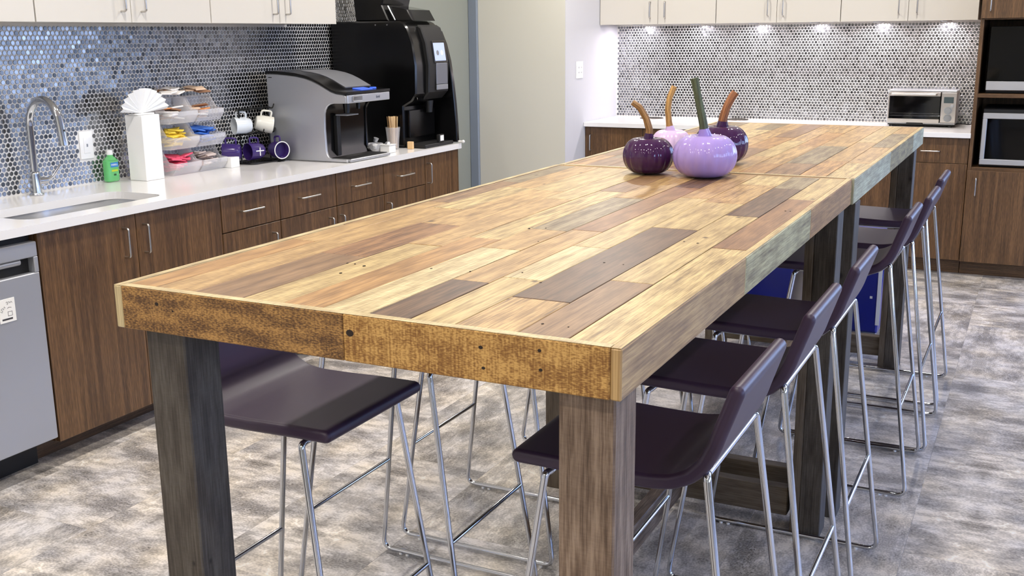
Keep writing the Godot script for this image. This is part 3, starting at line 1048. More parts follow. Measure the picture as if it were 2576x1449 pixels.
func worktops() -> void:
	# left worktop with a rounded opening for the sink
	var w := CSGCombiner3D.new()
	w.name = numbered("worktop")
	add_child(w)
	tag(w, "long white stone worktop with the sink cut into it", "worktop")
	var b := CSGBox3D.new()
	b.name = "slab"
	b.size = Vector3(-2.987 - WL - 0.002, 0.03, 5.362 - 1.5)
	b.position = Vector3((-2.987 + WL + 0.002) / 2, YC - 0.015, -(5.362 + 1.5) / 2)
	b.material = M.white_top
	w.add_child(b)
	var hole := CSGPolygon3D.new()
	hole.name = "opening"
	hole.operation = CSGShape3D.OPERATION_SUBTRACTION
	hole.polygon = round_rect(-3.365, -3.078, -3.125, -2.478, 0.06)
	hole.depth = 0.2
	hole.rotation.x = PI / 2
	hole.position.y = YC - 0.1
	hole.material = M.white_top
	w.add_child(hole)
	# basin
	var t := thing("sink_basin", "undermount stainless steel sink basin with rounded corners", "sink")
	var mb := MB.new()
	var rim := round_rect(-3.370, -3.073, -3.130, -2.473, 0.065)
	var low := round_rect(-3.358, -3.085, -3.118, -2.485, 0.055)
	var n := rim.size()
	var cen := Vector2(-3.2215, -2.8015)
	for k in n:
		var a := rim[k]
		var c := rim[(k + 1) % n]
		var d := low[(k + 1) % n]
		var e := low[k]
		var na := (cen - a).normalized()
		var nc := (cen - c).normalized()
		mb.quad(Vector3(a.x, YC - 0.031, a.y), Vector3(c.x, YC - 0.031, c.y), Vector3(d.x, YC - 0.2, d.y), Vector3(e.x, YC - 0.2, e.y), Vector3(na.x, 0.1, na.y), Vector3(nc.x, 0.1, nc.y), Vector3(nc.x, 0.1, nc.y), Vector3(na.x, 0.1, na.y))
		mb.tri(Vector3(cen.x, YC - 0.204, cen.y), Vector3(d.x, YC - 0.2, d.y), Vector3(e.x, YC - 0.2, e.y), Vector3.UP, Vector3.UP, Vector3.UP)
		var fa := a + (a - cen).normalized() * 0.02
		var fc := c + (c - cen).normalized() * 0.02
		mb.quad(Vector3(a.x, YC - 0.031, a.y), Vector3(c.x, YC - 0.031, c.y), Vector3(fc.x, YC - 0.031, fc.y), Vector3(fa.x, YC - 0.031, fa.y), Vector3.UP, Vector3.UP, Vector3.UP, Vector3.UP)
	part(mb, "bowl", M.steel, t)
	var dr := MB.new()
	dr.lathe(Vector3(cen.x, YC - 0.203, cen.y), [[0.045, 0.001], [0.04, 0.004], [0.02, 0.002], [0.0, 0.002]], 20)
	part(dr, "drain", M.chrome, t)
	# far worktop
	var f := part(span(Vector3(-2.898, YC - 0.03, ZB + 0.002), Vector3(-0.388, YC, -6.968), 0.0015), "worktop", M.white_top, self)
	tag(f, "white stone worktop carrying the toaster oven against the far wall", "worktop")

func round_rect(x0: float, x1: float, y0: float, y1: float, r: float) -> PackedVector2Array:
	var o := PackedVector2Array()
	for q in [[x1 - r, y1 - r, 0.0], [x0 + r, y1 - r, 90.0], [x0 + r, y0 + r, 180.0], [x1 - r, y0 + r, 270.0]]:
		for s in 7:
			var a := deg_to_rad(q[2] + 15.0 * s)
			o.push_back(Vector2(q[0] + r * cos(a), q[1] + r * sin(a)))
	return o

func upper_cabinet(label: String, axis: int, a: float, b: float, split: float, handles: Array, front: float, back: float, y0: float) -> void:
	# axis 2: run along z on the left wall; axis 0: run along x on the far wall
	var t := thing("wall_cabinet", label, "cabinet")
	var y1 := y0 + 0.84
	var f := func(u: float, y: float, d: float) -> Vector3:
		return Vector3(d, y, u) if axis == 2 else Vector3(u, y, d)
	part(span(f.call(a, y0, back), f.call(b, y1, front - 0.0205), 0.0008), "body", M.white_cab, t)
	var outv := Vector3.RIGHT if axis == 2 else Vector3.BACK
	var lo := minf(a, b)
	var hi := maxf(a, b)
	var g := 0.0014
	var ds := [[lo, split], [split, hi]] if split != 0.0 else [[lo, hi]]
	for k in ds.size():
		var d := part(span(f.call(ds[k][0] + g, y0 - 0.002, front - 0.02), f.call(ds[k][1] - g, y1, front), 0.001), "door", M.white_cab, t)
		if k < handles.size() and handles[k] != 0.0:
			pull(d, f.call(handles[k], y0 + 0.095, front), outv, Vector3.UP, 0.108)

func upper_cabinets() -> void:
	upper_cabinet("cream wall cabinet pair above the dishwasher, with plain flat doors", 2, -1.86, -2.781, -2.32, [-2.365, -2.275], -3.296, WL + 0.003, 1.541)
	upper_cabinet("cream two-door wall cabinet over the faucet and napkins", 2, -2.784, -3.6995, -3.2421, [-3.296, -3.190], -3.296, WL + 0.003, 1.541)
	upper_cabinet("cream two-door wall cabinet over the mug rack, ending the run", 2, -3.7025, -4.629, -4.173, [-4.222, -4.128], -3.296, WL + 0.003, 1.541)
	upper_cabinet("cream two-door wall cabinet against the white niche wall", 0, -2.897, -2.0585, -2.468, [-2.522, -2.415], -7.257, ZB + 0.003, 1.541)
	upper_cabinet("cream two-door wall cabinet in the middle of the far run", 0, -2.0565, -1.2395, -1.6483, [-1.7047, -1.6056], -7.257, ZB + 0.003, 1.541)
	upper_cabinet("cream two-door wall cabinet over the toaster oven", 0, -1.2375, -0.4215, -0.8279, [-0.8835, -0.7752], -7.257, ZB + 0.003, 1.541)
	# light strips below the far cabinets
	var k := 0
	for x in [-2.69, -2.26, -1.85, -1.44, -1.03, -0.62]:
		var names := ["beside the niche wall", "second from the niche wall", "third from the niche wall", "third from the oven tower", "second from the oven tower", "beside the oven tower"]
		var t := thing("under_cabinet_light", "small round light under the far wall cabinets, %s" % names[k], "light", Vector3(x, 1.541, -7.47), 0.0, "lights under the far wall cabinets")
		k += 1
		var mb := MB.new()
		mb.lathe(Vector3.ZERO, [[0.026, -0.009], [0.033, -0.009], [0.035, -0.006], [0.035, 0.0]], 20)
		part(mb, "housing", M.steel, t)
		var ln := MB.new()
		ln.cyl(Vector3(0, -0.008, 0), Vector3(0, -0.004, 0), 0.026, 0.026, 20)
		part(ln, "lens", M.lamp_lens, t)
		area(Vector3(0, -0.012, 0), Vector2(0.045, 0.045), 0.14, rgb(255, 244, 252), t)

func far_base() -> void:
	var fz := -6.99
	var xs := [-2.855, -2.468, -2.058, -1.648, -1.238, -0.828, -0.393]
	var where := ["beside the niche wall", "second from the niche wall", "third from the niche wall", "fourth from the niche wall", "second from the oven tower", "beside the oven tower"]
	tag(part(span(Vector3(-2.898, 0.0, -7.05), Vector3(-2.857, 0.845, -7.0), 0.001, 1), "filler_strip", M.veneer, self), "narrow dark walnut filler strip by the white niche wall", "panel")
	for k in 6:
		var a: float = xs[k] + 0.0015
		var b: float = xs[k + 1] - 0.0015
		var t := thing("far_base_cabinet", "walnut base cabinet under the far white worktop, %s" % where[k], "cabinet", Vector3.ZERO, 0.0, "base cabinets under the far worktop")
		part(span(Vector3(a, 0.093, ZB + 0.003), Vector3(b, 0.842, fz - 0.0205), 0.001, 1), "body", M.veneer, t)
		part(span(Vector3(a, 0.0, fz - 0.09), Vector3(b, 0.0925, fz - 0.072), 0.001, 0), "toe_kick", M.veneer, t)
		if k == 5:
			var dr := part(span(Vector3(a, 0.690, fz - 0.02), Vector3(b, 0.842, fz), 0.0012, 1, Vector2(0.2, 0.4), 0.4), "drawer", M.veneer, t)
			pull(dr, Vector3(-0.611, 0.7625, fz), Vector3.BACK, Vector3.RIGHT, 0.11)
			part(span(Vector3(a, 0.0935, fz - 0.02), Vector3(b, 0.687, fz), 0.0012, 1, Vector2(0.6, 0.1), 0.4), "door", M.veneer, t)
		else:
			var d := part(span(Vector3(a, 0.0935, fz - 0.02), Vector3(b, 0.842, fz), 0.0012, 1, Vector2(0.35 * k, 0.2 * k), 0.4), "door", M.veneer, t)
			pull(d, Vector3(-2.849 if k == 0 else (a + 0.03 if k % 2 == 0 else b - 0.03), 0.735, fz), Vector3.BACK, Vector3.UP, 0.108)

func tower() -> void:
	var fz := -6.985
	var x0 := -0.391
	var x1 := 0.37
	var t := thing("oven_tower_cabinet", "tall walnut tower cabinet with two open niches holding the ovens", "cabinet")
	var V: Material = M.veneer
	part(span(Vector3(x0, 0.0935, ZB + 0.003), Vector3(x0 + 0.02, 2.40, fz), 0.001, 1), "side_panel", V, t)
	part(span(Vector3(x1 - 0.02, 0.0935, ZB + 0.003), Vector3(x1, 2.40, fz), 0.001, 1), "side_panel", V, t)
	part(span(Vector3(x0 + 0.0205, 0.0935, ZB + 0.003), Vector3(x1 - 0.0205, 2.40, ZB + 0.02), 0.0, 1), "back_panel", M.veneer, t)
	for y in [[0.652, 0.672], [1.088, 1.110], [1.537, 1.552]]:
		part(span(Vector3(x0 + 0.0205, y[0], ZB + 0.0205), Vector3(x1 - 0.0205, y[1], fz), 0.001, 0), "shelf", V, t)
	part(span(Vector3(x0, 0.0, fz - 0.09), Vector3(x1, 0.0925, fz - 0.072), 0.001, 0), "toe_kick", M.veneer, t)
	var xm := (x0 + x1) / 2
	for q in [[x0, xm, x0 + 0.055], [xm, x1, x1 - 0.05]]:
		var d := part(span(Vector3(q[0] + 0.001, 0.0935, fz + 0.0005), Vector3(q[1] - 0.001, 0.654, fz + 0.02), 0.0012, 1, Vector2(q[0], 0.3), 0.4), "door", V, t)
		pull(d, Vector3(q[2], 0.558, fz + 0.02), Vector3.BACK, Vector3.UP, 0.108)
		var e := part(span(Vector3(q[0] + 0.001, 1.545, fz + 0.0005), Vector3(q[1] - 0.001, 2.40, fz + 0.02), 0.0012, 1, Vector2(q[0], 0.7), 0.4), "door", V, t)
		pull(e, Vector3(q[2] - 0.005, 1.64, fz + 0.02), Vector3.BACK, Vector3.UP, 0.108)
	# upper appliance: black glass front over a steel strip
	var a := thing("upper_microwave", "black glass microwave with a steel bottom strip in the upper tower niche", "microwave")
	part(span(Vector3(-0.335, 1.1115, -7.50), Vector3(0.315, 1.50, -7.06), 0.004), "body", M.black_matt, a)
	part(span(Vector3(-0.335, 1.185, -7.059), Vector3(0.315, 1.50, -7.035), 0.003), "glass_door", M.black_glass, a)
	part(span(Vector3(-0.335, 1.128, -7.059), Vector3(0.315, 1.182, -7.030), 0.003), "trim_strip", M.steel, a)
	# lower appliance: microwave in a steel frame
	var m := thing("framed_microwave", "microwave with a brushed steel frame in the lower tower niche", "microwave")
	part(span(Vector3(-0.335, 0.6735, -7.50), Vector3(0.315, 1.02, -7.045), 0.004), "body", M.black_matt, m)
	var fr := MB.new()
	fr.box(Vector3(-0.01, 0.979, -7.03), Vector3(0.646, 0.034, 0.026), 0.003)
	fr.box(Vector3(-0.01, 0.704, -7.03), Vector3(0.646, 0.034, 0.026), 0.003)
	fr.box(Vector3(-0.320, 0.8415, -7.03), Vector3(0.026, 0.241, 0.026), 0.003)
	fr.box(Vector3(0.300, 0.8415, -7.03), Vector3(0.026, 0.241, 0.026), 0.003)
	part(fr, "steel_frame", M.steel, m)
	part(span(Vector3(-0.306, 0.7215, -7.043), Vector3(0.286, 0.9615, -7.034), 0.001), "glass_door", M.black_glass, m)


# ---------------------------------------------------------------- small appliances and things
func dispenser() -> void:
	var t := thing("water_dispenser", "silver countertop water dispenser with curved black lid and blue screen", "dispenser")
	var z0 := -4.285
	var z1 := -4.655
	var side := PackedVector2Array([Vector2(-3.491, 1.300), Vector2(-3.43, 1.299), Vector2(-3.368, 1.295), Vector2(-3.31, 1.289), Vector2(-3.257, 1.280), Vector2(-3.215, 1.268), Vector2(-3.176, 1.252), Vector2(-3.14, 1.234), Vector2(-3.105, 1.217), Vector2(-3.075, 1.208), Vector2(-3.035, 1.204),
		Vector2(-3.022, 1.200), Vector2(-3.016, 1.19), Vector2(-3.017, 1.163), Vector2(-3.092, 1.161), Vector2(-3.112, 1.157), Vector2(-3.130, 1.146), Vector2(-3.142, 1.130), Vector2(-3.147, 1.11), Vector2(-3.150, 1.04), Vector2(-3.147, 0.93), Vector2(-3.142, 0.912), Vector2(-3.132, 0.900), Vector2(-3.117, 0.893), Vector2(-3.03, 0.893), Vector2(-3.024, 0.889), Vector2(-3.026, 0.8785), Vector2(-3.488, 0.8785)])
	for q in [[z0, z0 - 0.014], [z1 + 0.014, z1]]:
		var mb := MB.new()
		mb.prism(side, 2, q[0], q[1], 0.003)
		part(mb, "side_panel", M.steel if q[0] == z0 else M.black, t)
	# black inner body, recessed bay
	var core := PackedVector2Array([Vector2(-3.489, 1.299), Vector2(-3.37, 1.293), Vector2(-3.26, 1.278), Vector2(-3.18, 1.25), Vector2(-3.08, 1.207), Vector2(-3.03, 1.202), Vector2(-3.02, 1.166), Vector2(-3.135, 1.158), Vector2(-3.155, 1.12), Vector2(-3.158, 0.93), Vector2(-3.14, 0.895), Vector2(-3.14, 0.8795), Vector2(-3.486, 0.8795)])
	var cm := MB.new()
	cm.prism(core, 2, z0 - 0.0145, z1 + 0.0145)
	part(cm, "inner_body", M.black, t)
	# lid: a black band following the curve, with a pale strip along its middle
	var lid := PackedVector2Array()
	var inn := PackedVector2Array()
	var crv := [Vector2(-3.496, 1.302), Vector2(-3.43, 1.301), Vector2(-3.368, 1.297), Vector2(-3.31, 1.291), Vector2(-3.257, 1.282), Vector2(-3.215, 1.270), Vector2(-3.176, 1.254), Vector2(-3.14, 1.236), Vector2(-3.105, 1.219), Vector2(-3.075, 1.210), Vector2(-3.03, 1.206), Vector2(-3.005, 1.205)]
	for k in crv.size():
		inn.push_back(crv[k])
	for k in crv.size():
		var d: Vector2 = (crv[mini(k + 1, crv.size() - 1)] - crv[maxi(k - 1, 0)]).normalized()
		lid.push_back(crv[k] + Vector2(-d.y, d.x) * 0.013)
	var poly := lid.duplicate()
	inn.reverse()
	poly.append_array(inn)
	var lm := MB.new()
	lm.prism(poly, 2, z0 + 0.004, z1 - 0.004, 0.003)
	part(lm, "lid", M.black, t)
	var strip := PackedVector2Array()
	var strip2 := PackedVector2Array()
	for k in range(2, 9):
		var d: Vector2 = (crv[k + 1] - crv[k - 1]).normalized()
		strip.push_back(crv[k] + Vector2(-d.y, d.x) * 0.0165)
		strip2.push_back(crv[k] + Vector2(-d.y, d.x) * 0.0125)
	strip2.reverse()
	strip.append_array(strip2)
	var sm := MB.new()
	sm.prism(strip, 2, z0 - 0.12, z1 + 0.03, 0.001)
	part(sm, "lid_panel", M.grey_panel, t, "pale grey strip along the lid")
	# front fascia
	part(span(Vector3(-3.017, 1.163, z1), Vector3(-3.006, 1.203, z0), 0.003), "fascia", M.steel, t)
	part(span(Vector3(-3.006, 1.171, z0 - 0.115), Vector3(-2.997, 1.196, z0 - 0.035), 0.003), "release_latch", M.chrome, t)
	var sc := part(bx(Vector3.ZERO, Vector3(0.055, 0.004, 0.10), 0.0015), "display", M.screen_blue, t, "small blue display")
	sc.position = Vector3(-3.055, 1.2245, z0 - 0.20)
	sc.rotation.z = -0.12
	var kn := MB.new()
	kn.cyl(Vector3(-3.06, 1.222, z0 - 0.30), Vector3(-3.06, 1.228, z0 - 0.30), 0.018, 0.016, 18)
	part(kn, "dial", M.screen_blue, t)
	put_text("bevi", "lettering", mat(rgb(70, 76, 90), 0.5), t, Vector3(-3.0056, 1.183, z0 - 0.262), 0.0011)
	part(bx(Vector3(-3.467, 1.283, z0 + 0.0003), Vector3(0.022, 0.004, 0.0006)), "side_mark", M.black_matt, t)
	# bay: nozzle, column, tray
	var nz := MB.new()
	nz.cyl(Vector3(-3.085, 1.165, z0 - 0.10), Vector3(-3.085, 1.11, z0 - 0.10), 0.02, 0.014, 16)
	nz.cyl(Vector3(-3.085, 1.165, z0 - 0.20), Vector3(-3.085, 1.125, z0 - 0.20), 0.012, 0.009, 14)
	part(nz, "nozzle", M.black, t)
	part(span(Vector3(-3.12, 1.100, z0 - 0.15), Vector3(-3.05, 1.106, z0 - 0.05), 0.002), "paddle", M.grey_panel, t)
	part(span(Vector3(-3.158, 0.90, z0 - 0.115), Vector3(-3.135, 1.10, z0 - 0.085), 0.003), "column", M.black_matt, t)
	part(span(Vector3(-3.14, 0.8785, z1 + 0.002), Vector3(-3.012, 0.893, z0 - 0.016), 0.003), "drip_tray", M.steel, t)
	part(span(Vector3(-3.13, 0.8935, z1 + 0.02), Vector3(-3.02, 0.8965, z0 - 0.025), 0.001), "tray_grate", M.black_matt, t)
	var ft := MB.new()
	for q in [[-3.06, z0 - 0.03], [-3.06, z1 + 0.03], [-3.45, z0 - 0.03], [-3.45, z1 + 0.03]]:
		ft.cyl(Vector3(q[0], YC, q[1]), Vector3(q[0], YC + 0.003, q[1]), 0.012, 0.012, 12)
	part(ft, "foot", M.black_matt, t)

func coffee_machine() -> void:
	var t := thing("coffee_machine", "tall glossy black bean-to-cup coffee machine with hopper and lit touch screen", "coffee machine")
	var zn := -4.995
	var zf := -5.325
	# main body, side profile with sloping front
	var prof := PackedVector2Array([Vector2(-3.60, 0.884), Vector2(-3.14, 0.884), Vector2(-3.14, 1.10), Vector2(-3.085, 1.13), Vector2(-3.055, 1.17), Vector2(-3.052, 1.32), Vector2(-3.07, 1.44), Vector2(-3.10, 1.52), Vector2(-3.125, 1.545), Vector2(-3.15, 1.556), Vector2(-3.60, 1.556)])
	var mb := MB.new()
	mb.prism(prof, 2, zn, zf, 0.008)
	part(mb, "body", M.black, t)
	# front door frame, standing a little proud
	var fr := PackedVector2Array([Vector2(-3.075, 1.135), Vector2(-3.035, 1.175), Vector2(-3.028, 1.32), Vector2(-3.045, 1.44), Vector2(-3.075, 1.52), Vector2(-3.10, 1.535), Vector2(-3.11, 1.50), Vector2(-3.08, 1.42), Vector2(-3.065, 1.31), Vector2(-3.07, 1.19)])
	var fm := MB.new()
	fm.prism(fr, 2, zn - 0.10, zf + 0.015, 0.006)
	part(fm, "front_door", M.black_matt, t)
	# screen tilted with the door
	var sc := part(bx(Vector3.ZERO, Vector3(0.006, 0.098, 0.118), 0.002), "touch_screen", M.screen, t, "small lit touch screen")
	sc.position = Vector3(-3.0335, 1.39, -5.215)
	sc.rotation.z = 0.14
	var bz := part(bx(Vector3.ZERO, Vector3(0.008, 0.122, 0.150), 0.004), "screen_bezel", M.black, t)
	bz.position = Vector3(-3.0365, 1.39, -5.222)
	bz.rotation.z = 0.14
	for k in 2:
		var ic := MB.new()
		ic.cyl(Vector3(0, 0, 0), Vector3(0.0015, 0, 0), 0.014, 0.014, 14)
		var io := part(ic, "screen_icon", M.white_plastic if k else M.grey_panel, t)
		io.position = Vector3(-3.0305, 1.385, -5.19 - 0.045 * k)
		io.rotation.z = 0.14
	var tp := part(span(Vector3(-3.031, 1.215, -5.285), Vector3(-3.024, 1.33, -5.165), 0.002), "textured_panel", M.grey_rough, t, "grey stippled panel below the screen")
	part(span(Vector3(-3.031, 1.185, -5.285), Vector3(-3.022, 1.213, -5.165), 0.002), "spout_lip", M.grey_panel, t)
	# hopper on top with lid, metal edge
	var hp := PackedVector2Array([Vector2(-3.45, 1.557), Vector2(-3.235, 1.557), Vector2(-3.275, 1.64), Vector2(-3.24, 1.76), Vector2(-3.47, 1.76)])
	var hm := MB.new()
	hm.prism(hp, 2, zn - 0.03, zf + 0.02, 0.006)
	part(hm, "bean_hopper", M.black, t)
	var hq := MB.new()
	hq.prism(PackedVector2Array([Vector2(-3.205, 1.557), Vector2(-3.10, 1.557), Vector2(-3.135, 1.615), Vector2(-3.25, 1.635)]), 2, zn - 0.06, zf + 0.03, 0.004)
	part(hq, "powder_hopper", M.smoke, t, "smoked powder hopper")
	part(span(Vector3(-3.49, 1.761, zf + 0.01), Vector3(-3.22, 1.80, zn - 0.02), 0.01), "hopper_lid", M.black_matt, t)
	var ck := MB.new()  # black panel on the far side, reaching further forward towards the bottom
	ck.prism(PackedVector2Array([Vector2(-3.60, 0.884), Vector2(-2.995, 0.884), Vector2(-2.998, 0.98), Vector2(-3.006, 1.10), Vector2(-3.018, 1.22), Vector2(-3.036, 1.34), Vector2(-3.06, 1.43), Vector2(-3.09, 1.50), Vector2(-3.60, 1.53)]), 2, zf - 0.0005, zf - 0.030, 0.004)
	part(ck, "far_black_panel", M.black, t)
	var ed := MB.new()
	ed.tube(PackedVector3Array([Vector3(-3.207, 1.56, zn - 0.052), Vector3(-3.252, 1.635, zn - 0.052)]), 0.005, 8)
	part(ed, "hopper_edge", M.chrome, t)
	# lock, rivets, sticker
	var lk := MB.new()
	lk.cyl(Vector3(-3.056, 1.145, zn + 0.002), Vector3(-3.056, 1.145, zn + 0.006), 0.010, 0.010, 16)
	part(lk, "lock", M.chrome, t)
	for x in [-3.30, -3.225]:
		var rv := MB.new()
		rv.cyl(Vector3(x, 1.536, zn - 0.001), Vector3(x, 1.536, zn + 0.004), 0.006, 0.004, 12)
		part(rv, "rivet", M.chrome, t)
	# spouts, cup plinth, tray
	var sp := MB.new()
	sp.cyl(Vector3(-3.10, 1.125, -5.20), Vector3(-3.10, 1.06, -5.20), 0.025, 0.018, 16)
	part(sp, "spout", M.black_matt, t)
	part(span(Vector3(-3.139, 0.93, zf + 0.03), Vector3(-3.12, 1.08, zn - 0.03), 0.003), "splash_panel", M.black, t)
	part(span(Vector3(-3.14, 0.8765, zf + 0.01), Vector3(-3.012, 0.896, zn - 0.01), 0.004), "drip_tray", M.black_matt, t)
	part(span(Vector3(-3.0115, 0.905, -5.20), Vector3(-3.0095, 0.935, -5.165), 0.0005), "sticker", M.paper, t, "small white sticker")
	part(span(Vector3(-3.03, 0.8965, -5.21), Vector3(-3.0116, 0.94, -5.155), 0.002), "tray_lever", M.black_matt, t)
	part(span(Vector3(-3.60, YC, zf + 0.01), Vector3(-3.15, 0.8835, zn - 0.01)), "base", M.black_matt, t)

func put_text(words_: String, called: String, m: Material, parent: Node, at: Vector3, px: float) -> void:
	# flat lettering that faces +x
	var txt := TextMesh.new()
	txt.text = words_
	txt.font_size = 16
	txt.pixel_size = px
	txt.depth = 0.0004
	var fnt := SystemFont.new()
	fnt.font_names = PackedStringArray(["Droid Sans"])
	fnt.font_weight = 700
	txt.font = fnt
	var o := put(txt, called, m, parent)
	o.transform = Transform3D(Basis(Vector3(0, 0, -1), Vector3(0, 1, 0), Vector3(1, 0, 0)), at)

func plate(called: String, label: String, c: Vector3, axis: int, gangs: int, toggle: bool) -> void:
	var t := thing(called, label, "outlet")
	var w := 0.07 + 0.046 * (gangs - 1)
	var s := Vector3(0.005, 0.115, w) if axis == 0 else Vector3(w, 0.115, 0.005)
	part(bx(c, s, 0.002), "cover_plate", M.white_plastic, t)
	var o := Vector3(0.0032, 0, 0) if axis == 0 else Vector3(0, 0, 0.0032)
	for k in gangs:
		var off := Vector3(0, 0, (k - (gangs - 1) * 0.5) * 0.046) if axis == 0 else Vector3((k - (gangs - 1) * 0.5) * 0.046, 0, 0)
		var m := MB.new()
		m.box(c + o + off, Vector3(0.003, 0.066, 0.033) if axis == 0 else Vector3(0.033, 0.066, 0.003), 0.001)
		part(m, "insert", M.white_plastic, t)
		var sl := MB.new()
		for q in ([[0.0, 0.0]] if toggle else [[0.017, -0.006], [0.017, 0.006], [-0.017, -0.006], [-0.017, 0.006]]):
			sl.box(c + o * 1.55 + off + (Vector3(0, q[0], q[1]) if axis == 0 else Vector3(q[1], q[0], 0)), Vector3(0.001, 0.009, 0.0025) if not toggle else Vector3(0.004, 0.012, 0.006))
		part(sl, "toggle" if toggle else "slot", M.grey_panel, t)

func faucet() -> void:
	var at := Vector3(-3.555, YC, -2.915)
	var t := thing("faucet", "tall chrome gooseneck faucet with pull-down spray head", "faucet", at)
	var b := MB.new()
	b.lathe(Vector3.ZERO, [[0.0, 0.0], [0.027, 0.0], [0.027, 0.005], [0.021, 0.012], [0.020, 0.085], [0.017, 0.095], [0.0, 0.095]], 24)
	part(b, "base", M.chrome, t)
	var pts := PackedVector3Array([Vector3(0, 0.09, 0), Vector3(0, 0.27, 0)])
	var R := 0.085
	for k in range(1, 15):
		var a := PI * k / 14.0 * 0.90
		pts.push_back(Vector3(R - R * cos(a), 0.27 + R * sin(a) * 1.25, 0))
	var nk := MB.new()
	nk.tube(pts, 0.0150, 16)
	part(nk, "neck", M.chrome, t)
	var e := pts[pts.size() - 1]
	var hd := MB.new()
	hd.tube(PackedVector3Array([e + Vector3(-0.001, 0.012, 0), e + Vector3(0.006, -0.03, 0), e + Vector3(0.016, -0.10, 0)]), [0.0158, 0.0175, 0.018], 16)
	part(hd, "spray_head", M.chrome, t)
	var bt := MB.new()
	bt.box(e + Vector3(0.022, -0.055, 0), Vector3(0.008, 0.035, 0.010), 0.002)
	part(bt, "button", M.black_matt, t)
	var lv := MB.new()
	lv.cyl(Vector3(0, 0.055, 0), Vector3(0.015, 0.055, -0.045), 0.015, 0.014, 16)
	lv.tube(PackedVector3Array([Vector3(0.014, 0.055, -0.042), Vector3(0.03, 0.07, -0.06), Vector3(0.05, 0.115, -0.085)]), [0.009, 0.007, 0.005], 10)
	part(lv, "lever", M.chrome, t)

func soap() -> void:
	var t := thing("sanitizer_bottle", "clear bottle of green hand gel with white cap and blue label", "bottle", Vector3(-3.588, YC, -3.334))
	t.scale = Vector3(1.12, 1.12, 1.12)
	var body := round_rect(-0.017, 0.017, -0.030, 0.030, 0.012)
	var m := MB.new()
	m.prism(body, 1, 0.002, 0.085, 0.004)
	var sh := MB.new()
	part(m, "gel_body", M.gel, t)
	sh.lathe(Vector3.ZERO, [[0.024, 0.085], [0.018, 0.094], [0.012, 0.098], [0.012, 0.104]], 20)
	part(sh, "shoulder", M.gel, t)
	var c := MB.new()
	c.cyl(Vector3(0, 0.104, 0), Vector3(0, 0.122, 0), 0.0125, 0.0115, 18)
	part(c, "cap", M.white_plastic, t)
	part(bx(Vector3(0.0175, 0.066, -0.002), Vector3(0.001, 0.018, 0.038), 0.0003), "label", mat(rgb(50, 130, 200), 0.5), t, "blue brand patch")
	put_text("PURELL", "lettering", M.white_plastic, t, Vector3(0.0182, 0.066, -0.002), 0.00055)
	part(bx(Vector3(0.0175, 0.044, -0.002), Vector3(0.001, 0.008, 0.030), 0.0003), "label", mat(rgb(190, 210, 60), 0.5), t, "yellow green label line")
	part(bx(Vector3(0.0175, 0.028, -0.002), Vector3(0.001, 0.007, 0.012), 0.0003), "label", mat(rgb(40, 90, 50), 0.5), t, "dark label mark")

func napkins() -> void:
	var t := thing("napkin_box", "tall plain white paper box beside the clear bins", "box")
	part(span(Vector3(-3.55, YC + 0.0005, -3.505), Vector3(-3.452, 1.157, -3.40), 0.002), "carton", M.paper, t)
	# pleated fan lying on the box
	var f := thing("paper_fan", "folded white paper napkins spread into a half round fan on the box", "napkin", Vector3(-3.495, 1.158, -3.446))
	var mb := MB.new()
	var n := 22
	var R := 0.135
	for k in n:
		var a0 := PI * (0.04 + 0.92 * k / n)
		var a1 := PI * (0.04 + 0.92 * (k + 1) / n)
		var d0 := 0.012 if k % 2 else -0.006
		var d1 := -0.006 if k % 2 else 0.012
		var p := Vector3(0, 0.006, 0)
		var q := Vector3(0.02 + d0, 0.004 + 0.108 * sin(a0), R * cos(a0))
		var w := Vector3(0.02 + d1, 0.004 + 0.108 * sin(a1), R * cos(a1))
		var nn := (q - p).cross(w - p).normalized()
		if nn.x < 0: nn = -nn
		var th := Vector3(0.0015, 0, 0)
		mb.tri(p + th, q + th, w + th, nn, nn, nn)
		mb.tri(p - th, q - th, w - th, -nn, -nn, -nn)
		mb.quad(q + th, w + th, w - th, q - th, Vector3.UP, Vector3.UP, Vector3.UP, Vector3.UP)
	part(mb, "pleats", M.paper, f)
	var lw := MB.new()
	lw.box(Vector3(0, 0.003, 0), Vector3(0.05, 0.006, 0.10), 0.002)
	part(lw, "fold", M.paper, f)

func bin_mesh(d: float, h: float, w: float, tk: float) -> MB:
	# open-fronted hopper bin: back at -x, lip at +x; walls of thickness tk, made of plates
	var mb := MB.new()
	var side := PackedVector2Array([Vector2(0, 0), Vector2(d * 0.82, 0), Vector2(d, h * 0.30), Vector2(d, h * 0.48), Vector2(d * 0.72, h * 0.52), Vector2(d * 0.50, h * 0.95), Vector2(0, h)])
	for z in [[0.0, tk], [w - tk, w]]:
		mb.prism(side, 2, -z[0], -z[1], 0.0004)
	mb.box(Vector3(d * 0.41, tk / 2, -w / 2), Vector3(d * 0.82, tk, w - 2 * tk))
	mb.box(Vector3(tk / 2, h / 2, -w / 2), Vector3(tk, h - 2 * tk, w - 2 * tk))
	mb.prism(PackedVector2Array([Vector2(d * 0.82, 0), Vector2(d, h * 0.30), Vector2(d, h * 0.48), Vector2(d - tk, h * 0.48), Vector2(d - tk, h * 0.31), Vector2(d * 0.82 - tk, 0.001)]), 2, -tk, -(w - tk))
	mb.box(Vector3(d * 0.25, h - tk / 2, -w / 2), Vector3(d * 0.5, tk, w - 2 * tk))
	return mb

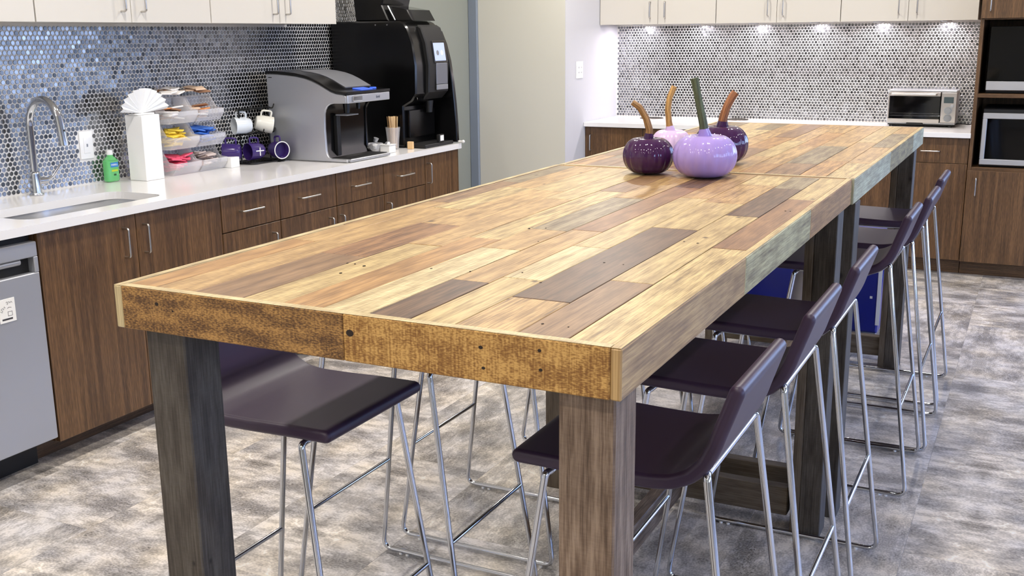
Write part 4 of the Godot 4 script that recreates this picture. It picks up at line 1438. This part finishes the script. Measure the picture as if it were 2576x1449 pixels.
func bins() -> void:
	var d := 0.155
	var h := 0.113
	var w := 0.162
	var mesh := bin_mesh(d, h, w, 0.0022).mesh()
	var cols := [["pink", rgb(226, 84, 116), 26], ["grey", rgb(206, 190, 182), 16], ["yellow", rgb(236, 206, 70), 26], ["blue", rgb(58, 112, 200), 26], ["white", rgb(236, 232, 228), 18], ["mixed", rgb(226, 196, 168), 16]]
	var where := ["clear stacking bin of pink packets, bottom of its stack beside the napkin box", "clear stacking bin of pale packets, bottom of its stack beside the mug rack",
		"clear stacking bin of yellow packets, middle of its stack", "clear stacking bin of blue packets, middle of its stack",
		"clear stacking bin heaped with white tea bags on top of its stack", "clear stacking bin heaped with mixed tea bags on top of its stack"]
	for k in 6:
		var row := k / 2
		var col := k % 2
		var o := Vector3(-3.60, YC + 0.0006 + row * (h + 0.0012), -3.575 - col * (w + 0.012))
		var t := thing("clear_bin", where[k], "bin", o, 0.0, "clear stacking bins")
		put(mesh, "bin_body", M.clear, t)
		var pm := bx(Vector3.ZERO, Vector3(0.068, 0.007, 0.046), 0.0025).mesh()
		var mt := mat(cols[k][1], 0.6)
		var n: int = cols[k][2]
		for q in n:
			var heap := row == 2
			var p := thing("tea_bag" if heap else "sweetener_packet", "%s %s in a clear stacking bin" % [cols[k][0] if cols[k][0] != "mixed" else "beige", "wrapped tea bag" if heap else "paper packet"], "packet", Vector3.ZERO, 0.0, "%s packets in a clear bin" % cols[k][0])
			var lx := rng.randf_range(0.044, 0.105)
			var ly: float = 0.013 + 0.066 * q / n + rng.randf_range(0, 0.004)
			if heap:
				ly = 0.016 + 0.085 * q / n
				if q > n * 0.6:
					ly = 0.128 + 0.022 * (q - n * 0.6) / (n * 0.4)
				lx = rng.randf_range(0.03, 0.10)
			part_at(pm, "wrapper", mt if not heap or rng.randf() < 0.6 else [M.paper, M.kraft, mat(rgb(224, 150, 90), 0.7)][rng.randi() % 3], p)
			p.position = o + Vector3(lx, ly + 0.004, -0.045 - rng.randf() * (w - 0.090))
			p.rotation = Vector3(rng.randf_range(-0.25, 0.25), rng.randf() * TAU, rng.randf_range(-0.25, 0.25)) if not heap else Vector3(rng.randf_range(-0.2, 0.2), rng.randf() * TAU, rng.randf_range(-0.2, 0.2))
	var b := thing("small_white_box", "small open white carton next to the clear bins", "box")
	part(span(Vector3(-3.49, YC + 0.0005, -3.976), Vector3(-3.43, YC + 0.048, -3.916), 0.001), "carton", M.paper, b)

func part_at(mesh: Mesh, called: String, m: Material, parent: Node) -> void:
	put(mesh, called, m, parent)

func mug_mesh() -> Array:
	var b := MB.new()
	b.lathe(Vector3.ZERO, [[0.0, 0.0], [0.028, 0.0], [0.033, 0.004], [0.040, 0.03], [0.042, 0.085], [0.0405, 0.086], [0.0385, 0.084], [0.036, 0.03], [0.030, 0.008], [0.0, 0.006]], 28)
	var h := MB.new()
	h.tube(fillet([Vector3(0.039, 0.070, 0), Vector3(0.068, 0.072, 0), Vector3(0.064, 0.022, 0), Vector3(0.038, 0.022, 0)], 0.022, 6), 0.0048, 10)
	return [b.mesh(), h.mesh()]

func mug_rack() -> void:
	var at := Vector3(-3.475, YC, -4.155)
	var t := thing("mug_rack", "black wire mug rack with two tiers of hooks", "rack", at)
	var base := MB.new()
	base.tube(fillet([Vector3(-0.06, 0.006, 0.11), Vector3(0.07, 0.006, 0.11), Vector3(0.07, 0.006, -0.11), Vector3(-0.06, 0.006, -0.11), Vector3(-0.06, 0.006, 0.109)], 0.03, 5), 0.0045, 8)
	part(base, "base_ring", M.black, t)
	for s in [-1.0, 1.0]:
		var up := MB.new()
		up.tube(fillet([Vector3(0.0, 0.006, s * 0.11), Vector3(0.0, 0.27, s * 0.11)], 0.01), 0.004, 8)
		part(up, "upright", M.black, t)
	for y in [0.145, 0.262]:
		var tier := MB.new()
		tier.tube(PackedVector3Array([Vector3(0.0, y, -0.116), Vector3(0.0, y, 0.13)]), 0.0045, 8)
		tier.box(Vector3(0, y, 0), Vector3(0.022, 0.008, 0.23), 0.002)
		part(tier, "tier_bar", M.black, t)
		for z in [-0.085, 0.0, 0.085]:
			var hk := MB.new()
			hk.tube(fillet([Vector3(0.0, y, z), Vector3(0.05, y - 0.002, z), Vector3(0.058, y + 0.02, z)], 0.01, 4), 0.003, 8)
			part(hk, "hook", M.black, t)
	part(span(Vector3(-0.045, 0.0, -0.09), Vector3(0.055, 0.004, 0.09), 0.001), "base_plate", M.black, t)
	# mugs hang by their handles
	var mm := mug_mesh()
	var purple := mat(rgb(58, 38, 104), 0.18)
	var white := mat(rgb(214, 220, 224), 0.2)
	var cream := mat(rgb(226, 224, 212), 0.2)
	var list := [
		["bluish white mug hanging on the upper tier beside the clear bins", white, Vector3(-0.005, 0.238, 0.085), Vector3(0.0, 1.75, 1.2), 0],
		["cream mug hanging tilted on the upper tier beside the dispenser", cream, Vector3(0.02, 0.235, -0.065), Vector3(0.3, -0.9, -2.0), 0],
		["purple mug standing behind the bins on the lower tier of the rack", purple, Vector3(-0.01, 0.118, 0.165), Vector3(0.0, 1.9, 1.25), 1],
		["purple mug with a painted white crossed reflection in the middle of the lower tier", purple, Vector3(0.03, 0.112, 0.045), Vector3(0.0, 0.0, 1.45), 1],
		["purple mug with white rim facing out on the lower tier by the dispenser", purple, Vector3(0.085, 0.058, -0.085), Vector3(0, 0, 0), 2],
	]
	for k in list.size():
		var q: Array = list[k]
		var m := thing("mug", q[0], "mug", Vector3.ZERO, 0.0, "mugs on the rack")
		put(mm[0], "cup", q[1], m)
		put(mm[1], "handle", q[1], m)
		var o: Vector3 = at + q[2]
		if k == 4:
			m.transform = Transform3D(Basis(Vector3.UP, PI * 0.94) * Basis(Vector3(0, 0, 1), PI / 2) * Basis(Vector3.UP, PI), Vector3.ZERO)
			m.transform = Transform3D(Basis(Vector3(0, 1, 0), Vector3(0.94, 0, 0.34).normalized(), Vector3(0, 1, 0).cross(Vector3(0.94, 0, 0.34).normalized())), o + Vector3(-0.05, 0.0, 0))
			var rim := MB.new()
			var ring := PackedVector3Array()
			for s in 25:
				ring.push_back(Vector3(0.0415 * cos(TAU * s / 24), 0.0865, 0.0415 * sin(TAU * s / 24)))
			rim.tube(ring, 0.0026, 8, false)
			part(rim, "rim", M.white_plastic, m, "white rim")
			var inside := MB.new()
			inside.cyl(Vector3(0, 0.05, 0), Vector3(0, 0.051, 0), 0.0365, 0.0365, 24)
			part(inside, "cup_floor", purple, m)
		else:
			# the handle hangs on the hook: local +x of the mug points up, its axis lies level
			var ax := Vector3(0, 0, 1).rotated(Vector3.UP, [-1.1, 2.4, -1.0, 1.35][k])
			if k == 1: ax = Vector3(0.66, -0.22, -0.72).normalized()
			if k == 0: ax = Vector3(-0.45, 0.0, 0.9).normalized()
			if k == 3: ax = Vector3(-0.25, 0.0, 0.97).normalized()
			var up := (Vector3.UP - ax * ax.dot(Vector3.UP)).normalized()
			m.transform = Transform3D(Basis(up, ax, up.cross(ax)), o - up * 0.052 - ax * 0.043)
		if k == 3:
			var em := MB.new()  # white bars that paint a reflection onto the mug side
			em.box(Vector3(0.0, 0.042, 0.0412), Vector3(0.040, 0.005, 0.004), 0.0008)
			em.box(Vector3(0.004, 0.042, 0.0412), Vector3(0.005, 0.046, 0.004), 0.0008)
			part(em, "painted_glint", M.white_plastic, m, "white crossed reflection painted on")
	var kn := thing("black_knife", "thin black knife lying by the mug rack base", "knife", Vector3(-3.385, YC + 0.003, -4.235), 0.25)
	part(bx(Vector3(0, 0, 0.0), Vector3(0.014, 0.005, 0.07), 0.002), "handle", M.black_matt, kn)
	part(bx(Vector3(0, 0, -0.07), Vector3(0.012, 0.0015, 0.07), 0.0005), "blade", M.steel, kn)

func condiments() -> void:
	var c := thing("stirrer_cup", "clear plastic cup holding wooden stir sticks by the coffee machine", "cup", Vector3(-3.175, YC + 0.0004, -4.935))
	var mb := MB.new()
	mb.lathe(Vector3.ZERO, [[0.0, 0.0], [0.029, 0.0], [0.040, 0.115], [0.041, 0.118], [0.0385, 0.115], [0.0275, 0.003], [0.0, 0.003]], 26)
	part(mb, "cup_wall", M.clear, c)
	for k in 22:
		var a := TAU * k / 22.0 * 3.3
		var rad: float = 0.005 + 0.022 * sqrt(float(k) / 22)
		var s := thing("stir_stick", "flat wooden coffee stir stick standing in the clear cup", "stir stick", Vector3.ZERO, 0.0, "wooden stir sticks in the clear cup")
		var m := MB.new()
		m.box(Vector3(0, 0.085, 0), Vector3(0.006, 0.17, 0.0016), 0.0006)
		part(m, "stick", M.stick[k % 3], s)
		var lean := Vector3(cos(a) * rad * 0.42, 0, sin(a) * rad * 0.42)
		var dir := (Vector3(0, 0.17, 0) + lean).normalized()
		var x := dir.cross(Vector3(sin(a), 0, cos(a))).normalized()
		s.transform = Transform3D(Basis(x, dir, x.cross(dir)), Vector3(-3.175, YC + 0.005 + rng.randf() * 0.003, -4.935) + Vector3(cos(a) * rad * 0.8, 0, sin(a) * rad * 0.8))
	var b := thing("creamer_bowl", "small patterned glass bowl of foil creamer pots", "bowl", Vector3(-3.165, YC + 0.0004, -4.745))
	var bm := MB.new()
	bm.lathe(Vector3.ZERO, [[0.0, 0.0], [0.022, 0.0], [0.034, 0.02], [0.041, 0.05], [0.0385, 0.05], [0.032, 0.021], [0.02, 0.003], [0.0, 0.003]], 24)
	part(bm, "bowl_wall", M.clear, b)
	for k in 7:
		var a := TAU * k / 6.0
		var r := 0.0 if k == 6 else 0.021
		var p := thing("creamer_pot", "tiny foil topped creamer pot heaped in the glass bowl", "creamer", Vector3(-3.165 + r * cos(a), YC + (0.058 if k == 6 else 0.026), -4.745 + r * sin(a)), 0.0, "creamer pots in the glass bowl")
		var m := MB.new()
		m.lathe(Vector3.ZERO, [[0.0, 0.0], [0.010, 0.0], [0.0125, 0.018], [0.0145, 0.020], [0.0, 0.021]], 16, false)
		part(m, "pot", M.white_plastic if k % 2 else M.steel, p)
		p.rotation = Vector3(sin(a) * 0.4, 0, -cos(a) * 0.4)
	var w := thing("square_sugar_dish", "white square ceramic dish in front of the stir sticks", "dish", Vector3(-3.10, YC + 0.0004, -4.765))
	part(bx(Vector3(0, 0.02, 0), Vector3(0.062, 0.040, 0.062), 0.004), "dish_body", M.white_plastic, w)
	part(bx(Vector3(0, 0.0425, 0), Vector3(0.066, 0.004, 0.066), 0.001), "rim", M.white_plastic, w)
	var sp := MB.new()
	sp.lathe(Vector3(0, 0.045, 0.0), [[0.016, 0.0], [0.014, 0.008], [0.008, 0.013], [0.0, 0.015]], 16)
	part(sp, "foil_pot", M.steel, w)
	var cd := thing("wooden_card_holder", "small pale wooden block at the foot of the coffee machine", "block", Vector3(-3.085, YC + 0.0004, -4.968), 0.15)
	part(bx(Vector3(0, 0.02, 0), Vector3(0.032, 0.040, 0.020), 0.002), "block", M.stick[0], cd)
	# small white rod lying over the counter end
	var rd := thing("counter_end_rod", "short white rod with round end lying across the counter end", "rod", Vector3(-3.03, YC + 0.0105, -5.345), 0.0)
	var rm := MB.new()
	rm.cyl(Vector3(-0.10, 0, 0), Vector3(0.06, 0, 0), 0.006, 0.006, 12)
	rm.lathe(Vector3(0.064, -0.010, 0), [[0.0, 0.0], [0.007, 0.003], [0.010, 0.010], [0.007, 0.017], [0.0, 0.020]], 14)
	part(rm, "bar", M.white_plastic, rd)

func toaster() -> void:
	var t := thing("toaster_oven", "stainless countertop toaster oven with glass door and two dials", "toaster oven")
	var x0 := -0.925
	var x1 := -0.508
	var y0 := YC + 0.018
	var y1 := 1.108
	var zf := -7.345
	var zb := -7.57
	var xm := -0.600
	var body := MB.new()
	body.box(Vector3((x0 + x1) / 2, y1 - 0.006, (zf + zb) / 2), Vector3(x1 - x0, 0.012, zf - zb), 0.004)
	body.box(Vector3((x0 + x1) / 2, y0 + 0.006, (zf + zb) / 2), Vector3(x1 - x0, 0.012, zf - zb), 0.004)
	body.box(Vector3(x0 + 0.005, (y0 + y1) / 2, (zf + zb) / 2), Vector3(0.010, y1 - y0 - 0.02, zf - zb), 0.002)
	body.box(Vector3((xm + x1) / 2, (y0 + y1) / 2, (zf + zb) / 2 - 0.004), Vector3(x1 - xm, y1 - y0 - 0.02, zf - zb - 0.01), 0.002)
	body.box(Vector3((x0 + xm) / 2, (y0 + y1) / 2, zb + 0.006), Vector3(xm - x0, y1 - y0 - 0.02, 0.012), 0.002)
	part(body, "housing", M.steel, t)
	part(span(Vector3(x0 + 0.011, y0 + 0.013, zb + 0.013), Vector3(xm - 0.001, y1 - 0.013, zb + 0.016)), "cavity_back", M.black_matt, t)
	var dr := MB.new()
	dr.box(Vector3((x0 + xm) / 2, y1 - 0.024, zf + 0.004), Vector3(xm - x0 - 0.008, 0.026, 0.010), 0.003)
	dr.box(Vector3((x0 + xm) / 2, y0 + 0.020, zf + 0.004), Vector3(xm - x0 - 0.008, 0.026, 0.010), 0.003)
	dr.box(Vector3(x0 + 0.009, (y0 + y1) / 2, zf + 0.004), Vector3(0.010, y1 - y0 - 0.075, 0.010), 0.002)
	part(dr, "door_frame", M.steel_bright, t)
	part(span(Vector3(x0 + 0.014, y0 + 0.034, zf + 0.001), Vector3(xm - 0.006, y1 - 0.038, zf + 0.005)), "door_glass", M.oven_glass, t)
	var hd := MB.new()
	hd.tube(fillet([Vector3(x0 + 0.03, y1 - 0.024, zf + 0.009), Vector3(x0 + 0.03, y1 - 0.024, zf + 0.034), Vector3(xm - 0.03, y1 - 0.024, zf + 0.034), Vector3(xm - 0.03, y1 - 0.024, zf + 0.009)], 0.008, 4), 0.007, 10)
	part(hd, "door_handle", M.steel_bright, t)
	for y in [y0 + 0.052, y0 + 0.066]:
		var rk := MB.new()
		rk.tube(PackedVector3Array([Vector3(x0 + 0.014, y, zf - 0.02), Vector3(xm - 0.006, y, zf - 0.02)]), 0.003, 8)
		part(rk, "oven_rack", M.chrome, t)
	part(span(Vector3(x0 + 0.02, y0 + 0.045, zf - 0.16), Vector3(xm - 0.01, y0 + 0.049, zf - 0.03), 0.001), "crumb_tray", M.steel, t)
	part(span(Vector3(xm + 0.001, y0 + 0.012, zf - 0.004), Vector3(x1, y1 - 0.012, zf + 0.006), 0.002), "control_panel", M.steel_bright, t)
	var xc := (xm + x1) / 2
	part(span(Vector3(xc - 0.03, y1 - 0.078, zf + 0.006), Vector3(xc + 0.028, y1 - 0.04, zf + 0.0085), 0.001), "display", mat(rgb(70, 84, 88), 0.2), t)
	for q in [[y1 - 0.096, 0.010, 0.022], [y0 + 0.090, 0.022, 0.0], [y0 + 0.042, 0.022, 0.0]]:
		var kb := MB.new()
		var kx: float = xc + q[2]
		kb.cyl(Vector3(kx, q[0], zf + 0.006), Vector3(kx, q[0], zf + 0.012), q[1] * 1.1, q[1] * 1.1, 20)
		kb.cyl(Vector3(kx, q[0], zf + 0.012), Vector3(kx, q[0], zf + 0.024), q[1] * 0.85, q[1] * 0.8, 20)
		part(kb, "knob", M.chrome if q[1] > 0.015 else M.steel, t)
	part(span(Vector3(x0 + 0.01, y0 - 0.008, zb + 0.01), Vector3(x1 - 0.01, y0 - 0.0005, zf - 0.004), 0.001), "base_pan", M.black_matt, t)
	for q in [[x0 + 0.03, zf - 0.02], [x1 - 0.03, zf - 0.02], [x0 + 0.03, zb + 0.03], [x1 - 0.03, zb + 0.03]]:
		var ft := MB.new()
		ft.cyl(Vector3(q[0], YC, q[1]), Vector3(q[0], y0 - 0.008, q[1]), 0.014, 0.012, 14)
		part(ft, "foot", M.black_matt, t)
	part(span(Vector3(-0.80, y0 - 0.004, zf - 0.004), Vector3(-0.70, y0 + 0.010, zf + 0.012), 0.003), "tray_pull", M.black_matt, t)
	var cd := MB.new()
	cd.tube(fillet([Vector3(-0.515, YC + 0.012, -7.50), Vector3(-0.47, YC + 0.02, -7.44), Vector3(-0.43, YC + 0.012, -7.47), Vector3(-0.40, YC + 0.02, -7.585)], 0.03, 5), 0.0035, 8)
	part(cd, "power_cord", M.black_matt, t)
	# dark round rings set into the far worktop
	for q in [[-2.57, -7.47, "beside the niche wall"], [-1.96, -7.53, "halfway along the far counter"]]:
		var g := thing("counter_grommet", "dark shallow metal ring in the white worktop, %s" % q[2], "grommet", Vector3(q[0], YC, q[1]))
		var gm := MB.new()
		gm.lathe(Vector3.ZERO, [[0.085, 0.0], [0.083, 0.004], [0.070, 0.004], [0.066, 0.0015], [0.0, 0.0015]], 32)
		part(gm, "ring", M.steel_dark, g)


# ---------------------------------------------------------------- pumpkins
func pumpkin_mesh(R: float, H: float, ribs: int, seed_: int) -> ArrayMesh:
	var mb := MB.new()
	var nu := 96
	var nv := 26
	var P := []
	var rn := RandomNumberGenerator.new()
	rn.seed = seed_
	var amp := []
	for k in ribs:
		amp.append(rn.randf_range(0.7, 1.2))
	var f := func(i: int, j: int) -> Vector3:
		var a := TAU * (i % nu) / nu
		var t := PI * j / nv
		var lobe := a / TAU * ribs
		var fr := lobe - floorf(lobe)
		var groove: float = pow(absf(cos(PI * fr)), 6.0) * amp[int(floorf(lobe + 0.5)) % ribs]
		var r := R * pow(maxf(sin(t), 0.0), 0.62)
		var y := H * 0.5 * (1.0 - cos(t))
		r *= 1.0 - 0.045 * groove * sin(t)
		var c := r / R
		if t > PI / 2:
			y -= H * 0.13 * exp(-pow(c / 0.32, 2.0))
		else:
			y += H * 0.10 * exp(-pow(c / 0.30, 2.0))
		y -= H * 0.012
		y = maxf(y, 0.0)
		return Vector3(r * cos(a), y, r * sin(a))
	for j in nv + 1:
		var row := []
		for i in nu:
			row.append(f.call(i, j))
		P.append(row)
	var N := []
	for j in nv + 1:
		var row := []
		for i in nu:
			var du: Vector3 = P[j][(i + 1) % nu] - P[j][(i + nu - 1) % nu]
			var dv: Vector3 = P[mini(j + 1, nv)][i] - P[maxi(j - 1, 0)][i]
			var nn := dv.cross(du)
			if nn.length_squared() < 1e-14:
				nn = Vector3(0, -1 if j == 0 else 1, 0)
			nn = nn.normalized()
			var cdir: Vector3 = P[j][i] - Vector3(0, H * 0.45, 0)
			if nn.dot(cdir) < 0: nn = -nn
			row.append(nn)
		N.append(row)
	for j in nv:
		for i in nu:
			var i2 := (i + 1) % nu
			mb.quad(P[j][i], P[j][i2], P[j + 1][i2], P[j + 1][i], N[j][i], N[j][i2], N[j + 1][i2], N[j + 1][i])
	return mb.mesh()

func stem_tube(mb: MB, pts: Array, rad: Array, ribs := 5) -> void:
	# five-ridged tapering stalk
	var c := Curve3D.new()
	for k in pts.size():
		var tan_: Vector3 = (pts[mini(k + 1, pts.size() - 1)] - pts[maxi(k - 1, 0)]) * 0.2
		c.add_point(pts[k], -tan_, tan_)
	var n := 22
	var seg := 20
	var L := c.get_baked_length()
	var rings := []
	var a := Vector3(1, 0, 0.2).normalized()
	var last := Vector3.UP
	for i in n + 1:
		var s := L * i / n
		var p := c.sample_baked(s)
		var d := (c.sample_baked(minf(s + 0.003, L)) - c.sample_baked(maxf(s - 0.003, 0.0))).normalized()
		last = d
		a = (a - d * a.dot(d)).normalized()
		var b := d.cross(a)
		var fr := float(i) / n * (rad.size() - 1)
		var r := lerpf(rad[int(floor(fr))], rad[mini(int(floor(fr)) + 1, rad.size() - 1)], fr - floor(fr))
		var ring := []
		for k in seg:
			var t := TAU * k / seg
			var rr := r * (1.0 + 0.14 * cos(ribs * t + s * 9.0))
			ring.append([p + (a * cos(t) + b * sin(t)) * rr, (a * cos(t) + b * sin(t))])
		rings.append(ring)
	for i in n:
		for k in seg:
			var q: Array = rings[i][k]
			var w: Array = rings[i][(k + 1) % seg]
			var x: Array = rings[i + 1][(k + 1) % seg]
			var y: Array = rings[i + 1][k]
			var f0 := float(k) / seg * 0.5
			var f1 := float(k + 1) / seg * 0.5
			mb.quad(q[0], w[0], x[0], y[0], q[1], w[1], x[1], y[1], Vector2(f0, i * 0.008), Vector2(f1, i * 0.008), Vector2(f1, (i + 1) * 0.008), Vector2(f0, (i + 1) * 0.008))
	var e := c.sample_baked(L)
	for k in seg:
		mb.tri(e, rings[n][k][0], rings[n][(k + 1) % seg][0], last, last, last)

func pumpkins() -> void:
	var right := Vector3(cos(0.4623), 0, -sin(0.4623))
	var dark := mat(rgb(58, 22, 66), 0.5, 0.0, 0.15)
	dark.clearcoat_enabled = true
	dark.clearcoat = 1.0
	dark.clearcoat_roughness = 0.02
	var lilac := mat(rgb(160, 138, 202), 0.45, 0.0, 0.25)
	lilac.clearcoat_enabled = true
	lilac.clearcoat = 0.8
	lilac.clearcoat_roughness = 0.08
	var pale := mat(rgb(212, 186, 222), 0.3)
	var list := [
		["glossy dark purple painted pumpkin with thin curved tan stem", dark, Vector3(-1.056, 1.0675, -3.045), 0.0765, 0.112, [[0, 0], [0.003, 0.04], [-0.008, 0.075], [-0.028, 0.107], [-0.050, 0.122]], [0.013, 0.0105, 0.0095, 0.009, 0.008], rgb(172, 122, 62)],
		["large lavender painted pumpkin with long straight green stem", lilac, Vector3(-0.878, 1.0675, -3.030), 0.0935, 0.128, [[0, 0], [-0.007, 0.05], [-0.018, 0.10], [-0.028, 0.145], [-0.036, 0.182]], [0.017, 0.0115, 0.0105, 0.0098, 0.0108], rgb(72, 84, 52)],
		["glossy dark purple painted pumpkin with orange brown stem leaning outward", dark, Vector3(-0.925, 1.0675, -3.372), 0.087, 0.126, [[0, 0], [0.004, 0.045], [0.014, 0.08], [0.030, 0.112], [0.040, 0.125]], [0.017, 0.0135, 0.012, 0.012, 0.012], rgb(164, 92, 40)],
		["small pale pink lilac pumpkin half hidden behind the others", pale, Vector3(-1.104, 1.0675, -3.41), 0.066, 0.104, [[0, 0], [-0.008, 0.04], [-0.013, 0.085], [-0.009, 0.12], [0.006, 0.158]], [0.014, 0.0095, 0.009, 0.009, 0.009], rgb(214, 158, 78)],
	]
	for k in list.size():
		var q: Array = list[k]
		var t := thing("painted_pumpkin", q[0], "pumpkin", q[2], 0.35 * k, "painted pumpkins on the table")
		put(pumpkin_mesh(q[3], q[4], 15 + k, 40 + k), "flesh", q[1], t)
		var base := Vector3(0, q[4] * 0.80, 0)
		var inv := Basis(Vector3.UP, -0.35 * k)
		var pts := []
		for p in q[5]:
			pts.append(base + inv * (right * p[0]) + Vector3(0, p[1], 0))
		var sm := MB.new()
		stem_tube(sm, pts, q[6])
		part(sm, "stem", wood_mat(q[7].lightened(0.12), M.plank_tex[1], 0.55), t)
		var cm := MB.new()
		stem_tube(cm, [pts[0] - Vector3(0, 0.004, 0), pts[0].lerp(pts[1], 0.5), pts[0].lerp(pts[1], 0.75)], [q[6][0] * 1.55, q[6][0] * 1.13, q[6][1] * 1.09])
		part(cm, "painted_stem_base", q[1], t)


# ---------------------------------------------------------------- blue bins
func recycling_bins() -> void:
	var blue := mat(rgb(18, 32, 132), 0.35)
	var k := 0
	for q in [[-1.225], [-0.803]]:
		var t := thing("recycling_bin", "blue plastic recycling bin on casters under the table end, %s" % ["on the sink side", "with a white edge label"][k], "bin", Vector3(q[0], 0, -5.36))
		var w := 0.195
		var mb := MB.new()
		mb.prism(PackedVector2Array([Vector2(-w + 0.02, 0.065), Vector2(w - 0.02, 0.065), Vector2(w, 0.50), Vector2(-w, 0.50)]), 2, -0.18, 0.18, 0.008)
		part(mb, "body", blue, t)
		part(bx(Vector3(0, 0.505, 0), Vector3(2 * w + 0.025, 0.025, 0.385), 0.006), "rim", blue, t)
		part(bx(Vector3(0, 0.056, 0), Vector3(2 * w - 0.05, 0.018, 0.34), 0.003), "base_plate", M.grey_panel, t)
		for c in [[-0.12, -0.13], [0.12, -0.13], [-0.12, 0.13], [0.12, 0.13]]:
			var cm := MB.new()
			cm.cyl(Vector3(c[0] - 0.012, 0.025, c[1]), Vector3(c[0] + 0.012, 0.025, c[1]), 0.025, 0.025, 16)
			cm.box(Vector3(c[0], 0.042, c[1]), Vector3(0.02, 0.016, 0.02))
			part(cm, "caster", M.black_matt, t)
		if k == 1:
			part(bx(Vector3(w - 0.02, 0.27, 0.1815), Vector3(0.018, 0.33, 0.002), 0.0005), "edge_label", M.white_plastic, t, "white label strip")
			part(bx(Vector3(w - 0.055, 0.24, 0.1815), Vector3(0.012, 0.012, 0.002), 0.0005), "sticker", M.white_plastic, t)
		k += 1


func _ready() -> void:
	rng.seed = 20240611
	make_camera_and_light()
	make_materials()
	M.grout_dark = mat(rgb(120, 114, 108), 0.9)
	M.steel_bright = mat(rgb(214, 210, 204), 0.3, 1.0)
	M.grey_rough = mat(rgb(128, 130, 138), 0.5, 0.7)
	M.smoke = mat(Color(0.05, 0.05, 0.055, 0.72), 0.1)
	M.smoke.transparency = BaseMaterial3D.TRANSPARENCY_ALPHA
	M.gel = mat(rgb(124, 232, 140, 0.52), 0.08)
	M.gel.transparency = BaseMaterial3D.TRANSPARENCY_ALPHA
	M.kraft = mat(rgb(150, 110, 80), 0.8)
	M.stick = [mat(rgb(222, 186, 136), 0.8), mat(rgb(208, 166, 112), 0.8), mat(rgb(232, 202, 156), 0.8)]
	M.lamp_lens = mat(rgb(255, 250, 240), 0.4)
	M.lamp_lens.emission_enabled = true
	M.lamp_lens.emission = rgb(255, 244, 228)
	M.lamp_lens.emission_energy_multiplier = 4.0
	build_room()
	var li := 0
	for z in [2.6, 0.9, -0.9, -2.6, -4.4, -6.1]:
		for x in [-2.35, -0.75, 1.0]:
			li += 1
			downlight(x, z, "round recessed ceiling downlight, %s from the sink wall, row %d from the far wall" % [["first", "second", "third"][(li - 1) % 3], 6 - (li - 1) / 3], (1.25 if x < -2.0 else (1.0 if x < 0.0 else 0.55)) * (1.35 if z < -6.0 else 1.0))
	build_tables()
	build_stools()
	left_base()
	worktops()
	upper_cabinets()
	far_base()
	tower()
	dispenser()
	coffee_machine()
	plate("wall_outlet", "white outlet plate on the penny tile beside the faucet", Vector3(WL + 0.0028, 1.04, -3.243), 0, 1, true)
	plate("switch_plate", "white double outlet plate on the white niche wall", Vector3(-2.8972, 1.238, -6.888), 0, 2, false)
	faucet()
	soap()
	napkins()
	bins()
	mug_rack()
	condiments()
	toaster()
	pumpkins()
	recycling_bins()
